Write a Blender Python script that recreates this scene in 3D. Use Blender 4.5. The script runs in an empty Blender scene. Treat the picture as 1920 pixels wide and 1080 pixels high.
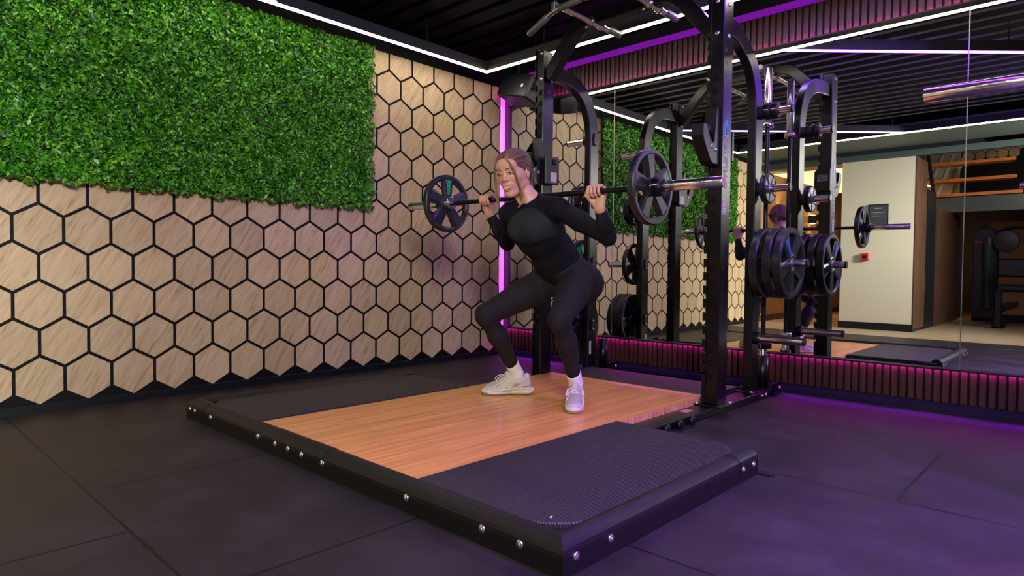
import bpy, bmesh, math, random
import numpy as np
from mathutils import Vector, Matrix
random.seed(7)
PI = math.pi
scene = bpy.context.scene
COL = scene.collection

# ------------------------------------------------------------------ camera
YAW, PITCH, ROLL, FPX = math.radians(43.36), math.radians(-1.622), math.radians(0.583), 1200.0
CAM = Vector((4.26, -4.386, 0.805))
def _cam2world(d):
    c, s = math.cos(ROLL), math.sin(ROLL)
    d = (c*d[0]-s*d[1], s*d[0]+c*d[1], d[2])
    w = (d[0], -d[2], d[1])
    c, s = math.cos(PITCH), math.sin(PITCH)
    w = (w[0], c*w[1]-s*w[2], s*w[1]+c*w[2])
    c, s = math.cos(YAW), math.sin(YAW)
    return Vector((c*w[0]-s*w[1], s*w[0]+c*w[1], w[2]))
cd = bpy.data.cameras.new('camera')
cam = bpy.data.objects.new('camera', cd); COL.objects.link(cam)
R3 = Matrix((_cam2world((1,0,0)), _cam2world((0,1,0)), _cam2world((0,0,1)))).transposed()
cam.matrix_world = Matrix.Translation(CAM) @ R3.to_4x4()
cd.sensor_width = 36.0; cd.lens = 36.0*FPX/1920.0
cd.clip_start = 0.05; cd.clip_end = 60
scene.camera = cam

# ------------------------------------------------------------------ world, exposure, lamps
w = bpy.data.worlds.new('world'); scene.world = w; w.use_nodes = True
w.node_tree.nodes['Background'].inputs[0].default_value = (0.012, 0.013, 0.016, 1)
w.node_tree.nodes['Background'].inputs[1].default_value = 1.0
vs = scene.view_settings
vs.view_transform = 'Standard'; vs.look = 'None'; vs.gamma = 1.0; vs.use_curve_mapping = False
vs.exposure = 0.0
scene.cycles.max_bounces = 7; scene.cycles.glossy_bounces = 5; scene.cycles.diffuse_bounces = 3
scene.cycles.caustics_reflective = False; scene.cycles.caustics_refractive = False
scene.cycles.sample_clamp_indirect = 3.0
scene.cycles.use_denoising = True

def area(name, loc, target, size, power, color=(1,1,1), size_y=None, spread=PI):
    l = bpy.data.lights.new(name, 'AREA'); l.energy = power; l.color = color
    l.size = size
    if size_y: l.shape = 'RECTANGLE'; l.size_y = size_y
    l.spread = spread
    o = bpy.data.objects.new(name, l); COL.objects.link(o); o.location = loc
    d = Vector(target)-Vector(loc); o.rotation_euler = d.to_track_quat('-Z', 'Y').to_euler()
    return o
# photographer's soft light beside the camera, violet and column fills added out of view, warm hall lamps
area('soft_light', (5.35, -5.0, 2.25), (0.9, -1.9, 1.1), 0.7, 150, (1.0, 0.95, 0.88))
area('violet_floor_fill', (5.6, -2.5, 2.5), (4.6, -2.4, 0.0), 0.3, 190, (0.34, 0.045, 1.0), 2.0, math.radians(88))  # violet fill added out of view for the purple floor
def spot(name, loc, target, power, color, angle, size):
    l = bpy.data.lights.new(name, 'SPOT'); l.energy = power; l.color = color; l.spot_size = math.radians(angle); l.spot_blend = .6; l.shadow_soft_size = size
    o = bpy.data.objects.new(name, l); COL.objects.link(o); o.location = loc
    o.rotation_euler = (Vector(target)-Vector(loc)).to_track_quat('-Z', 'Y').to_euler(); return o
spot('violet_rack_fill', (4.45, -.75, 2.45), (2.6, -.55, 1.75), 150, (.26, .04, 1.0), 62, .30)  # spot added out of view to tint the rack violet
area('hall_light', (1.0, -7.6, 2.38), (1.0, -7.6, 0), 1.6, 34, (1.0, 0.56, 0.25), 3.2)
area('column_fill', (5.9, -4.7, 2.4), (1.7, -5.86, 1.15), 0.6, 62, (0.98, 1.0, 0.90), None, math.radians(60))  # fill lamp added out of view to brighten the cream column
area('stair_light', (3.6, -6.9, 2.3), (2.6, -8.6, 2.5), 0.5, 13, (1.0, 0.85, 0.66))

# ------------------------------------------------------------------ mesh helpers
class MB:
    def __init__(s): s.v=[]; s.f=[]; s.m=[]; s.s=[]
    def add(s, vs, fs, mi=0, smooth=False):
        b=len(s.v); s.v += [tuple(p) for p in vs]
        for f in fs: s.f.append([b+i for i in f]); s.m.append(mi); s.s.append(smooth)
        return s
    def box(s, c, sz, bev=0.0, rot=None, mi=0):
        hx,hy,hz = sz[0]/2, sz[1]/2, sz[2]/2
        b = min(bev, hx*.9, hy*.9, hz*.9)
        P=[]; F=[]
        if b<=0:
            P=[(x,y,z) for x in (-hx,hx) for y in (-hy,hy) for z in (-hz,hz)]
            F=[(0,1,3,2),(4,6,7,5),(0,4,5,1),(2,3,7,6),(0,2,6,4),(1,5,7,3)]
        else:
            idx={}
            for sx in (-1,1):
                for sy in (-1,1):
                    for sz_ in (-1,1):
                        for a in range(3):
                            p=[sx*(hx-b),sy*(hy-b),sz_*(hz-b)]
                            p[a]=(sx*hx,sy*hy,sz_*hz)[a]
                            idx[(sx,sy,sz_,a)]=len(P); P.append(tuple(p))
            for a in range(3):
                o=[i for i in range(3) if i!=a]
                for sg in (-1,1):
                    q=[]
                    for (u,v_) in ((-1,-1),(1,-1),(1,1),(-1,1)):
                        k=[0,0,0]; k[a]=sg; k[o[0]]=u; k[o[1]]=v_
                        q.append(idx[(k[0],k[1],k[2],a)])
                    F.append(q)
            for a in range(3):
                o=[i for i in range(3) if i!=a]
                for u in (-1,1):
                    for v_ in (-1,1):
                        q=[]
                        for sg,ax in ((-1,o[0]),(1,o[0]),(1,o[1]),(-1,o[1])):
                            k=[0,0,0]; k[a]=sg; k[o[0]]=u; k[o[1]]=v_
                            q.append(idx[(k[0],k[1],k[2],ax)])
                        F.append(q)
            for sx in (-1,1):
                for sy in (-1,1):
                    for sz_ in (-1,1): F.append([idx[(sx,sy,sz_,a)] for a in range(3)])
        c=Vector(c)
        if rot is not None: P=[tuple(rot@Vector(p)+c) for p in P]
        else: P=[(p[0]+c.x,p[1]+c.y,p[2]+c.z) for p in P]
        return s.add(P,F,mi)
    def lathe(s, prof, c, axis='z', seg=24, mi=0, smooth=True, frame=None, closed=False, lobe=None):
        if frame is None:
            frame={'z':Matrix.Identity(3),'x':Matrix(((0,0,1),(1,0,0),(0,1,0))),'y':Matrix(((0,1,0),(0,0,1),(1,0,0)))}[axis]
        c=Vector(c); V=[]; F=[]
        n=len(prof)
        for k in range(seg):
            a=2*PI*k/seg
            for (r,h) in prof:
                rr=r*(lobe(a) if lobe else 1)
                V.append(frame@Vector((rr*math.cos(a),rr*math.sin(a),h))+c)
        for k in range(seg):
            k2=(k+1)%seg
            for i in range(n if closed else n-1):
                j=(i+1)%n
                F.append((k*n+i,k2*n+i,k2*n+j,k*n+j))
        s.add(V,F,mi,smooth)
        if not closed:
            for i in (0,n-1):
                if prof[i][0]>1e-6: s.add([V[k*n+i] for k in range(seg)],[list(range(seg))],mi,False)
        return s
    def cyl(s, p0, p1, r, seg=20, r2=None, mi=0, bev=0.0, smooth=True):
        p0=Vector(p0); p1=Vector(p1); d=p1-p0; L=d.length
        z=d.normalized(); x=z.orthogonal().normalized(); y=z.cross(x)
        fr=Matrix((x,y,z)).transposed()
        if r2 is None: r2=r
        if bev>0: prof=[(r-bev,0),(r,bev),(r2,L-bev),(r2-bev,L)]
        else: prof=[(r,0),(r2,L)]
        return s.lathe(prof,p0,seg=seg,mi=mi,frame=fr,smooth=smooth)
    def sweep(s, pts, sec, up=(0,0,1), mi=0, smooth=False, scales=None, cap=True, closed=False):
        """sweep a closed 2D section (list of (u,v)) along points; u = side, v = up-ish"""
        pts=[Vector(p) for p in pts]; n=len(pts); m=len(sec); V=[]; F=[]; up=Vector(up)
        for i,p in enumerate(pts):
            if closed: t=pts[(i+1)%n]-pts[i-1]
            else: t=pts[min(i+1,n-1)]-pts[max(i-1,0)]
            t.normalize(); sd=t.cross(up)
            if sd.length<1e-4: sd=t.orthogonal()
            sd.normalize(); u2=sd.cross(t).normalized()
            k=scales[i] if scales else 1
            for (a,b) in sec: V.append(p+sd*a*k+u2*b*k)
        for i in range(n if closed else n-1):
            i2=(i+1)%n
            for j in range(m):
                j2=(j+1)%m
                F.append((i*m+j,i*m+j2,i2*m+j2,i2*m+j))
        s.add(V,F,mi,smooth)
        if cap and not closed:
            s.add(V[:m],[list(range(m))],mi); s.add(V[-m:],[list(range(m))],mi)
        return s
    def tube(s, pts, r, seg=8, mi=0, up=(0,0,1), scales=None, closed=False):
        sec=[(r*math.cos(2*PI*k/seg),r*math.sin(2*PI*k/seg)) for k in range(seg)]
        return s.sweep(pts,sec,up,mi,True,scales,True,closed)
    def prism(s, poly, fr, c, d, mi=0, smooth=False, bev=0):
        """polygon in (u,v) extruded by d along frame's w, starting at c"""
        c=Vector(c); n=len(poly)
        if bev>0:
            cx=sum(p[0] for p in poly)/n; cy=sum(p[1] for p in poly)/n
            rad=sum(math.hypot(p[0]-cx,p[1]-cy) for p in poly)/n; k=1-bev/rad
            inner=[(cx+(p[0]-cx)*k,cy+(p[1]-cy)*k) for p in poly]
            rings=[(poly,0),(poly,d-bev),(inner,d)]
        else: rings=[(poly,0),(poly,d)]
        V=[]; F=[]
        for pl,h in rings: V+=[fr@Vector((p[0],p[1],h))+c for p in pl]
        for r_ in range(len(rings)-1):
            for i in range(n):
                j=(i+1)%n; F.append((r_*n+i,r_*n+j,(r_+1)*n+j,(r_+1)*n+i))
        F.append(list(range(n))[::-1]); F.append([ (len(rings)-1)*n+i for i in range(n)])
        return s.add(V,F,mi,smooth)
    def mesh(s, name):
        me=bpy.data.meshes.new(name); me.from_pydata(s.v,[],s.f)
        me.polygons.foreach_set('material_index',s.m); me.polygons.foreach_set('use_smooth',s.s)
        me.update(); return me
    def build(s, name, mats, parent=None, fix=True):
        me=s.mesh(name)
        if fix:
            bm=bmesh.new(); bm.from_mesh(me); bmesh.ops.recalc_face_normals(bm,faces=bm.faces); bm.to_mesh(me); bm.free()
        if not isinstance(mats,(list,tuple)): mats=[mats]
        for m in mats: me.materials.append(m)
        return link(name, me, parent)
def link(name, me, parent=None):
    o=bpy.data.objects.new(name,me); COL.objects.link(o)
    if parent is not None:
        o.parent=parent
        # geometry is written in world coordinates: cancel the parent's offset
        pm=Matrix.Identity(4)
        p=parent
        chain=[]
        while p is not None: chain.append(p); p=p.parent
        for q in reversed(chain): pm = pm @ q.matrix_parent_inverse @ q.matrix_basis
        o.matrix_parent_inverse = pm.inverted()
    return o
def tag(o,label,cat,group=None):
    o['label']=label; o['category']=cat
    if group: o['group']=group
    return o
def thing(name,label,cat,loc=(0,0,0),group=None):
    o=bpy.data.objects.new(name,None); COL.objects.link(o); o.location=loc; o.empty_display_size=.1
    return tag(o,label,cat,group)
def struct(o): o['kind']='structure'; return o
def rrect(w,h,r,k=4):
    out=[]
    for cx,cy,a0 in ((w/2-r,h/2-r,0),(-w/2+r,h/2-r,90),(-w/2+r,-h/2+r,180),(w/2-r,-h/2+r,270)):
        for i in range(k+1):
            a=math.radians(a0+90*i/k); out.append((cx+r*math.cos(a),cy+r*math.sin(a)))
    return out
def bez(P,n=16):
    """Catmull-Rom through points"""
    P=[Vector(p) for p in P]; out=[]
    Q=[P[0]*2-P[1]]+P+[P[-1]*2-P[-2]]
    for i in range(1,len(Q)-2):
        a,b,c,d=Q[i-1],Q[i],Q[i+1],Q[i+2]
        for k in range(n):
            t=k/n
            out.append(0.5*((2*b)+(c-a)*t+(2*a-5*b+4*c-d)*t*t+(3*b-a-3*c+d)*t**3))
    out.append(P[-1]); return out
FX=Matrix(((0,0,1),(1,0,0),(0,1,0)))      # u=+y v=+z w=+x
FY=Matrix(((-1,0,0),(0,0,-1),(0,1,0)))    # u=-x v=+z w=-y
FYp=Matrix(((1,0,0),(0,0,1),(0,1,0)))     # u=+x v=+z w=+y
FZ=Matrix.Identity(3)
FXn=Matrix(((0,0,-1),(-1,0,0),(0,1,0)))   # u=-y v=+z w=-x

def text(name,s,size,loc,rot,mat,parent=None,ext=0.0008,align='CENTER',bold=0.0):
    cu=bpy.data.curves.new(name,'FONT'); cu.body=s; cu.size=size; cu.extrude=ext; cu.align_x=align; cu.align_y='CENTER'
    cu.offset=bold; cu.resolution_u=2
    t=bpy.data.objects.new(name,cu); COL.objects.link(t)
    dg=bpy.context.evaluated_depsgraph_get(); me=bpy.data.meshes.new_from_object(t.evaluated_get(dg))
    bpy.data.objects.remove(t)
    M=Matrix.Translation(Vector(loc))@rot.to_4x4()
    me.transform(M); me.materials.clear(); me.materials.append(mat)
    return link(name,me,parent)

# ------------------------------------------------------------------ materials
def mat(name,base=(.5,.5,.5),rough=.5,metal=0,spec=.5,coat=0,emit=None,estr=0,sheen=0,sss=0):
    m=bpy.data.materials.new(name); m.use_nodes=True; b=m.node_tree.nodes['Principled BSDF']
    b.inputs['Base Color'].default_value=(*base,1); b.inputs['Roughness'].default_value=rough
    b.inputs['Metallic'].default_value=metal; b.inputs['Specular IOR Level'].default_value=spec
    b.inputs['Coat Weight'].default_value=coat
    if emit: b.inputs['Emission Color'].default_value=(*emit,1); b.inputs['Emission Strength'].default_value=estr
    if sheen: b.inputs['Sheen Weight'].default_value=sheen
    if sss:
        b.inputs['Subsurface Weight'].default_value=sss; b.inputs['Subsurface Radius'].default_value=(1,.35,.2)
        b.inputs['Subsurface Scale'].default_value=.008
    return m
def N(m,t,**kw):
    n=m.node_tree.nodes.new(t)
    for k,v in kw.items():
        if k.startswith('i_'): n.inputs[int(k[2:]) if k[2:].isdigit() else k[2:]].default_value=v
        else: setattr(n,k,v)
    return n
def L(m,a,b): m.node_tree.links.new(a,b)
def ramp(m,stops,fac=None):
    r=N(m,'ShaderNodeValToRGB'); cr=r.color_ramp
    while len(cr.elements)<len(stops): cr.elements.new(.5)
    for e,(p,c) in zip(cr.elements,stops): e.position=p; e.color=(*c,1)
    if fac is not None: L(m,fac,r.inputs[0])
    return r
def coords(m,scale=(1,1,1),rot=(0,0,0),loc=(0,0,0),src='Object'):
    tc=N(m,'ShaderNodeTexCoord'); mp=N(m,'ShaderNodeMapping')
    mp.inputs['Scale'].default_value=scale; mp.inputs['Rotation'].default_value=rot; mp.inputs['Location'].default_value=loc
    L(m,tc.outputs[src],mp.inputs[0]); return mp
def bump(m,h,strength=.3,dist=.001):
    b=N(m,'ShaderNodeBump'); b.inputs['Strength'].default_value=strength; b.inputs['Distance'].default_value=dist
    L(m,h,b.inputs['Height']); L(m,b.outputs[0],m.node_tree.nodes['Principled BSDF'].inputs['Normal']); return b
def BS(m): return m.node_tree.nodes['Principled BSDF']

M={}
def noisy(name,base,rough,scale=200,amt=.15,dist=.0004,**kw):
    m=mat(name,base,rough,**kw); mp=coords(m)
    n=N(m,'ShaderNodeTexNoise'); n.inputs['Scale'].default_value=scale; n.inputs['Detail'].default_value=3; L(m,mp.outputs[0],n.inputs['Vector'])
    bump(m,n.outputs[0],amt,dist); return m
M['powder']=noisy('black_powder_coat',(.0018,.0018,.0022),.32,420,.2,.0003,spec=.36)
M['powder_matt']=noisy('matt_black_paint',(.0048,.0044,.0044),.46,300,.25,.0003,spec=.4)
M['plastic']=noisy('black_plastic',(.004,.004,.0045),.42,150,.15,.0003,spec=.4)
M['urethane']=noisy('black_urethane',(.012,.013,.014),.34,120,.15,.0004)
M['chrome']=mat('chrome',(.92,.91,.90),.20,1)
M['steel']=mat('brushed_steel',(.62,.60,.56),.26,1)
M['zinc']=mat('zinc_bolt',(.82,.84,.80),.28,1)
M['barshaft']=mat('black_bar_shaft',(.02,.02,.022),.35,.8)
M['white_ink']=mat('white_print',(.75,.76,.78),.5)
M['letter_ink']=mat('brand_print',(.30,.30,.33),.5)
M['grey_ink']=mat('grey_print',(.06,.06,.065),.5)
M['green_ins']=mat('green_insert',(.0,.30,.10),.35)
M['blue_ins']=mat('blue_insert',(.04,.13,.42),.35)
M['red_ins']=mat('red_insert',(.55,.02,.03),.4)
M['red_alarm']=mat('red_alarm_plastic',(.55,.012,.02),.4)
M['sticker']=mat('white_sticker',(.72,.72,.72),.5)
M['sticker_o']=mat('orange_sticker_bar',(.80,.22,.10),.5)
M['pink_tag']=mat('pink_tag',(.62,.22,.20),.5)
M['mirror']=mat('mirror_glass',(.90,.93,.90),.0,1)
M['edge']=mat('mirror_edge',(.40,.36,.30),.3,1)
M['black_wall']=mat('black_wall',(.0022,.0025,.003),.6,spec=.2)
M['skirt']=mat('black_skirting',(.003,.005,.0065),.42,spec=.35)
def led(name,col,st): return mat(name,(.8,.8,.8),.5,emit=col,estr=st)
M['led_white']=led('white_led',(1,.87,.70),34)
M['led_violet']=led('violet_led',(.22,.025,1.0),105)
M['led_violet2']=led('violet_led_dim',(.60,.34,1.0),7)
M['led_pink']=led('pink_led',(.90,.008,.85),85)
M['wall_glow']=led('magenta_wall_glow',(.72,.085,.92),1.25)  # magenta light falling on the corner wall, put in as a glowing band
M['led_floor']=led('purple_floor_led',(.27,.012,.85),34)
M['trim_glow']=mat('purple_trim_glow',(.02,.01,.03),.6,spec=.1,emit=(.16,.003,.30),estr=1.0)  # purple light on the trim above the slats, put in as emission
M['lamp_warm']=led('warm_downlight',(1,.72,.4),14)

# hexagon oak veneer: grain runs along a diagonal of the wall (plane x=0)
def oak():
    m=mat('oak_hexagon_veneer',rough=.52); g=N(m,'ShaderNodeNewGeometry')
    tc=N(m,'ShaderNodeTexCoord')
    mp=N(m,'ShaderNodeMapping'); mp.inputs['Rotation'].default_value=(math.radians(-60),0,0); L(m,tc.outputs['Object'],mp.inputs[0])
    cb=N(m,'ShaderNodeVectorMath',operation='SCALE'); L(m,mp.outputs[0],cb.inputs[0]); cb.inputs['Scale'].default_value=1
    off=N(m,'ShaderNodeCombineXYZ'); mul=N(m,'ShaderNodeMath',operation='MULTIPLY'); mul.inputs[1].default_value=37
    L(m,g.outputs['Random Per Island'],mul.inputs[0]); L(m,mul.outputs[0],off.inputs[0]); L(m,mul.outputs[0],off.inputs[1]); L(m,mul.outputs[0],off.inputs[2])
    ad=N(m,'ShaderNodeVectorMath',operation='ADD'); L(m,cb.outputs[0],ad.inputs[0]); L(m,off.outputs[0],ad.inputs[1])
    sc=N(m,'ShaderNodeVectorMath',operation='MULTIPLY'); sc.inputs[1].default_value=(1,3.0,30.0); L(m,ad.outputs[0],sc.inputs[0])
    n1=N(m,'ShaderNodeTexNoise'); n1.inputs['Scale'].default_value=1.6; n1.inputs['Detail'].default_value=5; n1.inputs['Roughness'].default_value=.62; n1.inputs['Distortion'].default_value=.5
    L(m,sc.outputs[0],n1.inputs['Vector'])
    sc2=N(m,'ShaderNodeVectorMath',operation='MULTIPLY'); sc2.inputs[1].default_value=(1,9.0,260.0); L(m,ad.outputs[0],sc2.inputs[0])
    n2=N(m,'ShaderNodeTexNoise'); n2.inputs['Scale'].default_value=1.2; n2.inputs['Detail'].default_value=2; L(m,sc2.outputs[0],n2.inputs['Vector'])
    mx=N(m,'ShaderNodeMix',data_type='FLOAT'); mx.inputs[0].default_value=.36; L(m,n1.outputs[0],mx.inputs[2]); L(m,n2.outputs[0],mx.inputs[3])
    r=ramp(m,[(.29,(.185,.112,.050)),(.38,(.43,.297,.158)),(.48,(.55,.405,.230)),(.60,(.62,.475,.283)),(.75,(.74,.585,.375))],mx.outputs[0])
    hv=N(m,'ShaderNodeHueSaturation'); L(m,r.outputs[0],hv.inputs['Color'])
    mr=N(m,'ShaderNodeMapRange'); mr.inputs[3].default_value=.86; mr.inputs[4].default_value=1.10; L(m,g.outputs['Random Per Island'],mr.inputs[0]); L(m,mr.outputs[0],hv.inputs['Value'])
    L(m,hv.outputs[0],BS(m).inputs['Base Color']); bump(m,n2.outputs[0],.15,.0004); return m
M['oak']=oak()

def woodgrain(name,stops,axis_scale,rough=.45,coat=0,scale=1.5,bumpy=.1,strip=None):
    m=mat(name,rough=rough,coat=coat); mp=coords(m,axis_scale)
    src=mp.outputs[0]
    n=N(m,'ShaderNodeTexNoise'); n.inputs['Scale'].default_value=scale; n.inputs['Detail'].default_value=5; n.inputs['Roughness'].default_value=.6; n.inputs['Distortion'].default_value=.25
    L(m,src,n.inputs['Vector']); r=ramp(m,stops,n.outputs[0]); out=r.outputs[0]
    if strip:
        tc=N(m,'ShaderNodeTexCoord'); br=N(m,'ShaderNodeTexBrick'); mp2=N(m,'ShaderNodeMapping')
        mp2.inputs['Rotation'].default_value=(0,0,PI/2); L(m,tc.outputs['Object'],mp2.inputs[0]); L(m,mp2.outputs[0],br.inputs['Vector'])
        br.inputs['Color1'].default_value=(.80,.80,.80,1); br.inputs['Color2'].default_value=(1.12,1.12,1.12,1); br.inputs['Mortar'].default_value=(.86,.86,.86,1)
        br.inputs['Scale'].default_value=1; br.inputs['Brick Width'].default_value=strip[0]; br.inputs['Row Height'].default_value=strip[1]
        br.inputs['Mortar Size'].default_value=.0004; br.inputs['Bias'].default_value=0
        mx=N(m,'ShaderNodeMix',data_type='RGBA',blend_type='MULTIPLY'); mx.inputs[0].default_value=.75
        L(m,out,mx.inputs[6]); L(m,br.outputs[0],mx.inputs[7]); out=mx.outputs[2]
    L(m,out,BS(m).inputs['Base Color']); bump(m,n.outputs[0],bumpy,.0003); return m
M['bamboo']=woodgrain('bamboo_deck',[(.3,(.64,.285,.060)),(.5,(.78,.385,.085)),(.7,(.88,.47,.12))],(42,2.2,10),.36,.15,1.0,.06,(.9,.022))
M['ply']=woodgrain('bamboo_edge',[(.35,(.30,.14,.05)),(.5,(.62,.33,.13)),(.65,(.75,.45,.2))],(6,70,10),.5)
M['walnut']=woodgrain('walnut_slat',[(.3,(.020,.007,.005)),(.55,(.042,.015,.010)),(.75,(.066,.025,.017))],(60,60,3),.42)
M['darkwood']=woodgrain('dark_wood_panel',[(.3,(.035,.016,.010)),(.55,(.07,.032,.018)),(.75,(.10,.05,.028))],(20,20,2),.4)
M['hallwood']=woodgrain('hall_oak_panel',[(.3,(.26,.13,.05)),(.55,(.42,.24,.11)),(.75,(.52,.32,.16))],(14,14,2),.5)
M['tread']=woodgrain('orange_stair_tread',[(.3,(.42,.10,.018)),(.55,(.62,.19,.04)),(.75,(.72,.26,.06))],(3,30,30),.35)
M['vinyl']=woodgrain('beige_vinyl_floor',[(.3,(.26,.185,.115)),(.55,(.34,.25,.16)),(.75,(.40,.30,.20))],(3,25,3),.4)

def rubber():
    m=mat('rubber_floor_tile',(.03,.03,.032),.55,spec=.28); tc=N(m,'ShaderNodeTexCoord'); sx=N(m,'ShaderNodeSeparateXYZ'); L(m,tc.outputs['Object'],sx.inputs[0])
    def math_(op,a,b=None,c=None):
        n=N(m,'ShaderNodeMath',operation=op)
        for i,v in enumerate((a,b,c)):
            if v is None: continue
            if isinstance(v,(int,float)): n.inputs[i].default_value=v
            else: L(m,v,n.inputs[i])
        return n.outputs[0]
    X=sx.outputs[0]; Y=math_('MULTIPLY',sx.outputs[1],-1)
    row=math_('DIVIDE',math_('SUBTRACT',Y,.825),.985)
    rid=math_('FLOOR',row); fr=math_('SUBTRACT',row,rid)
    # row -1: x=3.17, 0: 3.71, 1: 3.2, 2: 2.64, 3: 3.1
    ro=math_('MULTIPLY',rid,-.536); 
    u=math_('DIVIDE',math_('SUBTRACT',math_('SUBTRACT',X,3.71),ro),1.03)
    fu=math_('SUBTRACT',u,math_('FLOOR',u))
    dv=math_('MULTIPLY',math_('MINIMUM',fr,math_('SUBTRACT',1,fr)),.985)
    du=math_('MULTIPLY',math_('MINIMUM',fu,math_('SUBTRACT',1,fu)),1.03)
    d=math_('MINIMUM',dv,du)
    # slightly wobbling joint
    nz=N(m,'ShaderNodeTexNoise'); nz.inputs['Scale'].default_value=2.5; nz.inputs['Detail'].default_value=2; L(m,tc.outputs['Object'],nz.inputs['Vector'])
    wd=math_('MULTIPLY',nz.outputs[0],.0115)
    seam=math_('LESS_THAN',d,wd)
    n1=N(m,'ShaderNodeTexNoise'); n1.inputs['Scale'].default_value=3.2; n1.inputs['Detail'].default_value=6; n1.inputs['Roughness'].default_value=.65; L(m,tc.outputs['Object'],n1.inputs['Vector'])
    n2=N(m,'ShaderNodeTexNoise'); n2.inputs['Scale'].default_value=650; n2.inputs['Detail'].default_value=1; L(m,tc.outputs['Object'],n2.inputs['Vector'])
    v=N(m,'ShaderNodeTexVoronoi'); v.inputs['Scale'].default_value=26; L(m,tc.outputs['Object'],v.inputs['Vector'])
    fl=math_('LESS_THAN',v.outputs['Distance'],.045)
    r=ramp(m,[(.3,(.011,.009,.0088)),(.5,(.019,.016,.0155)),(.72,(.035,.030,.0285))],n1.outputs[0])
    mx=N(m,'ShaderNodeMix',data_type='RGBA'); L(m,seam,mx.inputs[0]); L(m,r.outputs[0],mx.inputs[6]); mx.inputs[7].default_value=(.003,.003,.003,1)
    mx2=N(m,'ShaderNodeMix',data_type='RGBA'); 
    sel=math_('MULTIPLY',fl,math_('GREATER_THAN',n1.outputs[0],.60)); L(m,sel,mx2.inputs[0]); L(m,mx.outputs[2],mx2.inputs[6]); mx2.inputs[7].default_value=(.06,.06,.06,1)
    L(m,mx2.outputs[2],BS(m).inputs['Base Color'])
    rr=N(m,'ShaderNodeMapRange'); rr.inputs[3].default_value=.40; rr.inputs[4].default_value=.62; L(m,n1.outputs[0],rr.inputs[0]); L(m,rr.outputs[0],BS(m).inputs['Roughness'])
    h=math_('SUBTRACT',math_('MULTIPLY',n2.outputs[0],.25),seam); bump(m,h,.5,.002); return m
M['rubber']=rubber()
def ribbed():
    m=mat('ribbed_rubber_mat',(.030,.029,.031),.48); mp=coords(m,(1,1,1),(0,0,math.radians(-22.5)))
    w1=N(m,'ShaderNodeTexWave',wave_type='BANDS',bands_direction='X'); w1.inputs['Scale'].default_value=37.8; L(m,mp.outputs[0],w1.inputs['Vector'])
    w2=N(m,'ShaderNodeTexWave',wave_type='BANDS',bands_direction='Y'); w2.inputs['Scale'].default_value=30; L(m,mp.outputs[0],w2.inputs['Vector'])
    a=N(m,'ShaderNodeMath',operation='MULTIPLY'); L(m,w1.outputs['Fac'],a.inputs[0]); L(m,w2.outputs['Fac'],a.inputs[1])
    a2=N(m,'ShaderNodeMath',operation='MULTIPLY_ADD'); L(m,w1.outputs['Fac'],a2.inputs[0]); a2.inputs[1].default_value=1.0; sc_=N(m,'ShaderNodeMath',operation='MULTIPLY'); sc_.inputs[1].default_value=.15; L(m,a.outputs[0],sc_.inputs[0]); L(m,sc_.outputs[0],a2.inputs[2])
    bump(m,a2.outputs[0],.6,.002)
    r=ramp(m,[(0,(.006,.0055,.0065)),(1,(.034,.031,.035))],a2.outputs[0]); L(m,r.outputs[0],BS(m).inputs['Base Color']); return m
M['ribbed']=ribbed()
M['matplain']=noisy('smooth_rubber_mat',(.016,.0148,.0155),.5,260,.3,.0006)
M['ceil']=mat('dark_ceiling_metal',(.0016,.0019,.0022),.75,spec=.06)
M['ceil_lit_side']=mat('lit_rib_flank',(.42,.50,.48),.5)  # light caught by the rib flanks is put into their pale colour
M['ceilframe']=mat('led_profile',(.030,.032,.034),.4)
M['cream']=noisy('cream_wallpaper',(.55,.50,.38),.7,60,.2,.001)
M['beam']=mat('green_grey_beam',(.045,.065,.06),.5)
M['bump_black']=M['plastic']
def leafm():
    m=mat('hedge_leaf',rough=.38); g=N(m,'ShaderNodeNewGeometry'); mp=coords(m)
    n=N(m,'ShaderNodeTexNoise'); n.inputs['Scale'].default_value=3.5; n.inputs['Detail'].default_value=3; L(m,mp.outputs[0],n.inputs['Vector'])
    a=N(m,'ShaderNodeMath',operation='MULTIPLY_ADD'); L(m,g.outputs['Random Per Island'],a.inputs[0]); a.inputs[1].default_value=.72; 
    b=N(m,'ShaderNodeMath',operation='MULTIPLY'); L(m,n.outputs[0],b.inputs[0]); b.inputs[1].default_value=.26; L(m,b.outputs[0],a.inputs[2])
    r=ramp(m,[(.08,(.003,.030,.002)),(.30,(.012,.10,.004)),(.55,(.042,.24,.006)),(.78,(.12,.42,.014)),(.92,(.25,.52,.03)),(.98,(.40,.50,.04))],a.outputs[0])
    L(m,r.outputs[0],BS(m).inputs['Base Color']); return m
M['leaf']=leafm()
M['leafback']=mat('hedge_backing',(.003,.016,.004),.9)
# ================================================================== THE ROOM
HALL_Y=-4.87
fl=MB().box((3.4,-2.385,-.05),(7.0,4.97,.1)).build('floor',M['rubber']); struct(fl)
fl2=MB().box((3.4,-9.4,-.052),(7.0,9.06,.1)).build('floor_hall',M['vinyl']); struct(fl2)

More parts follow.
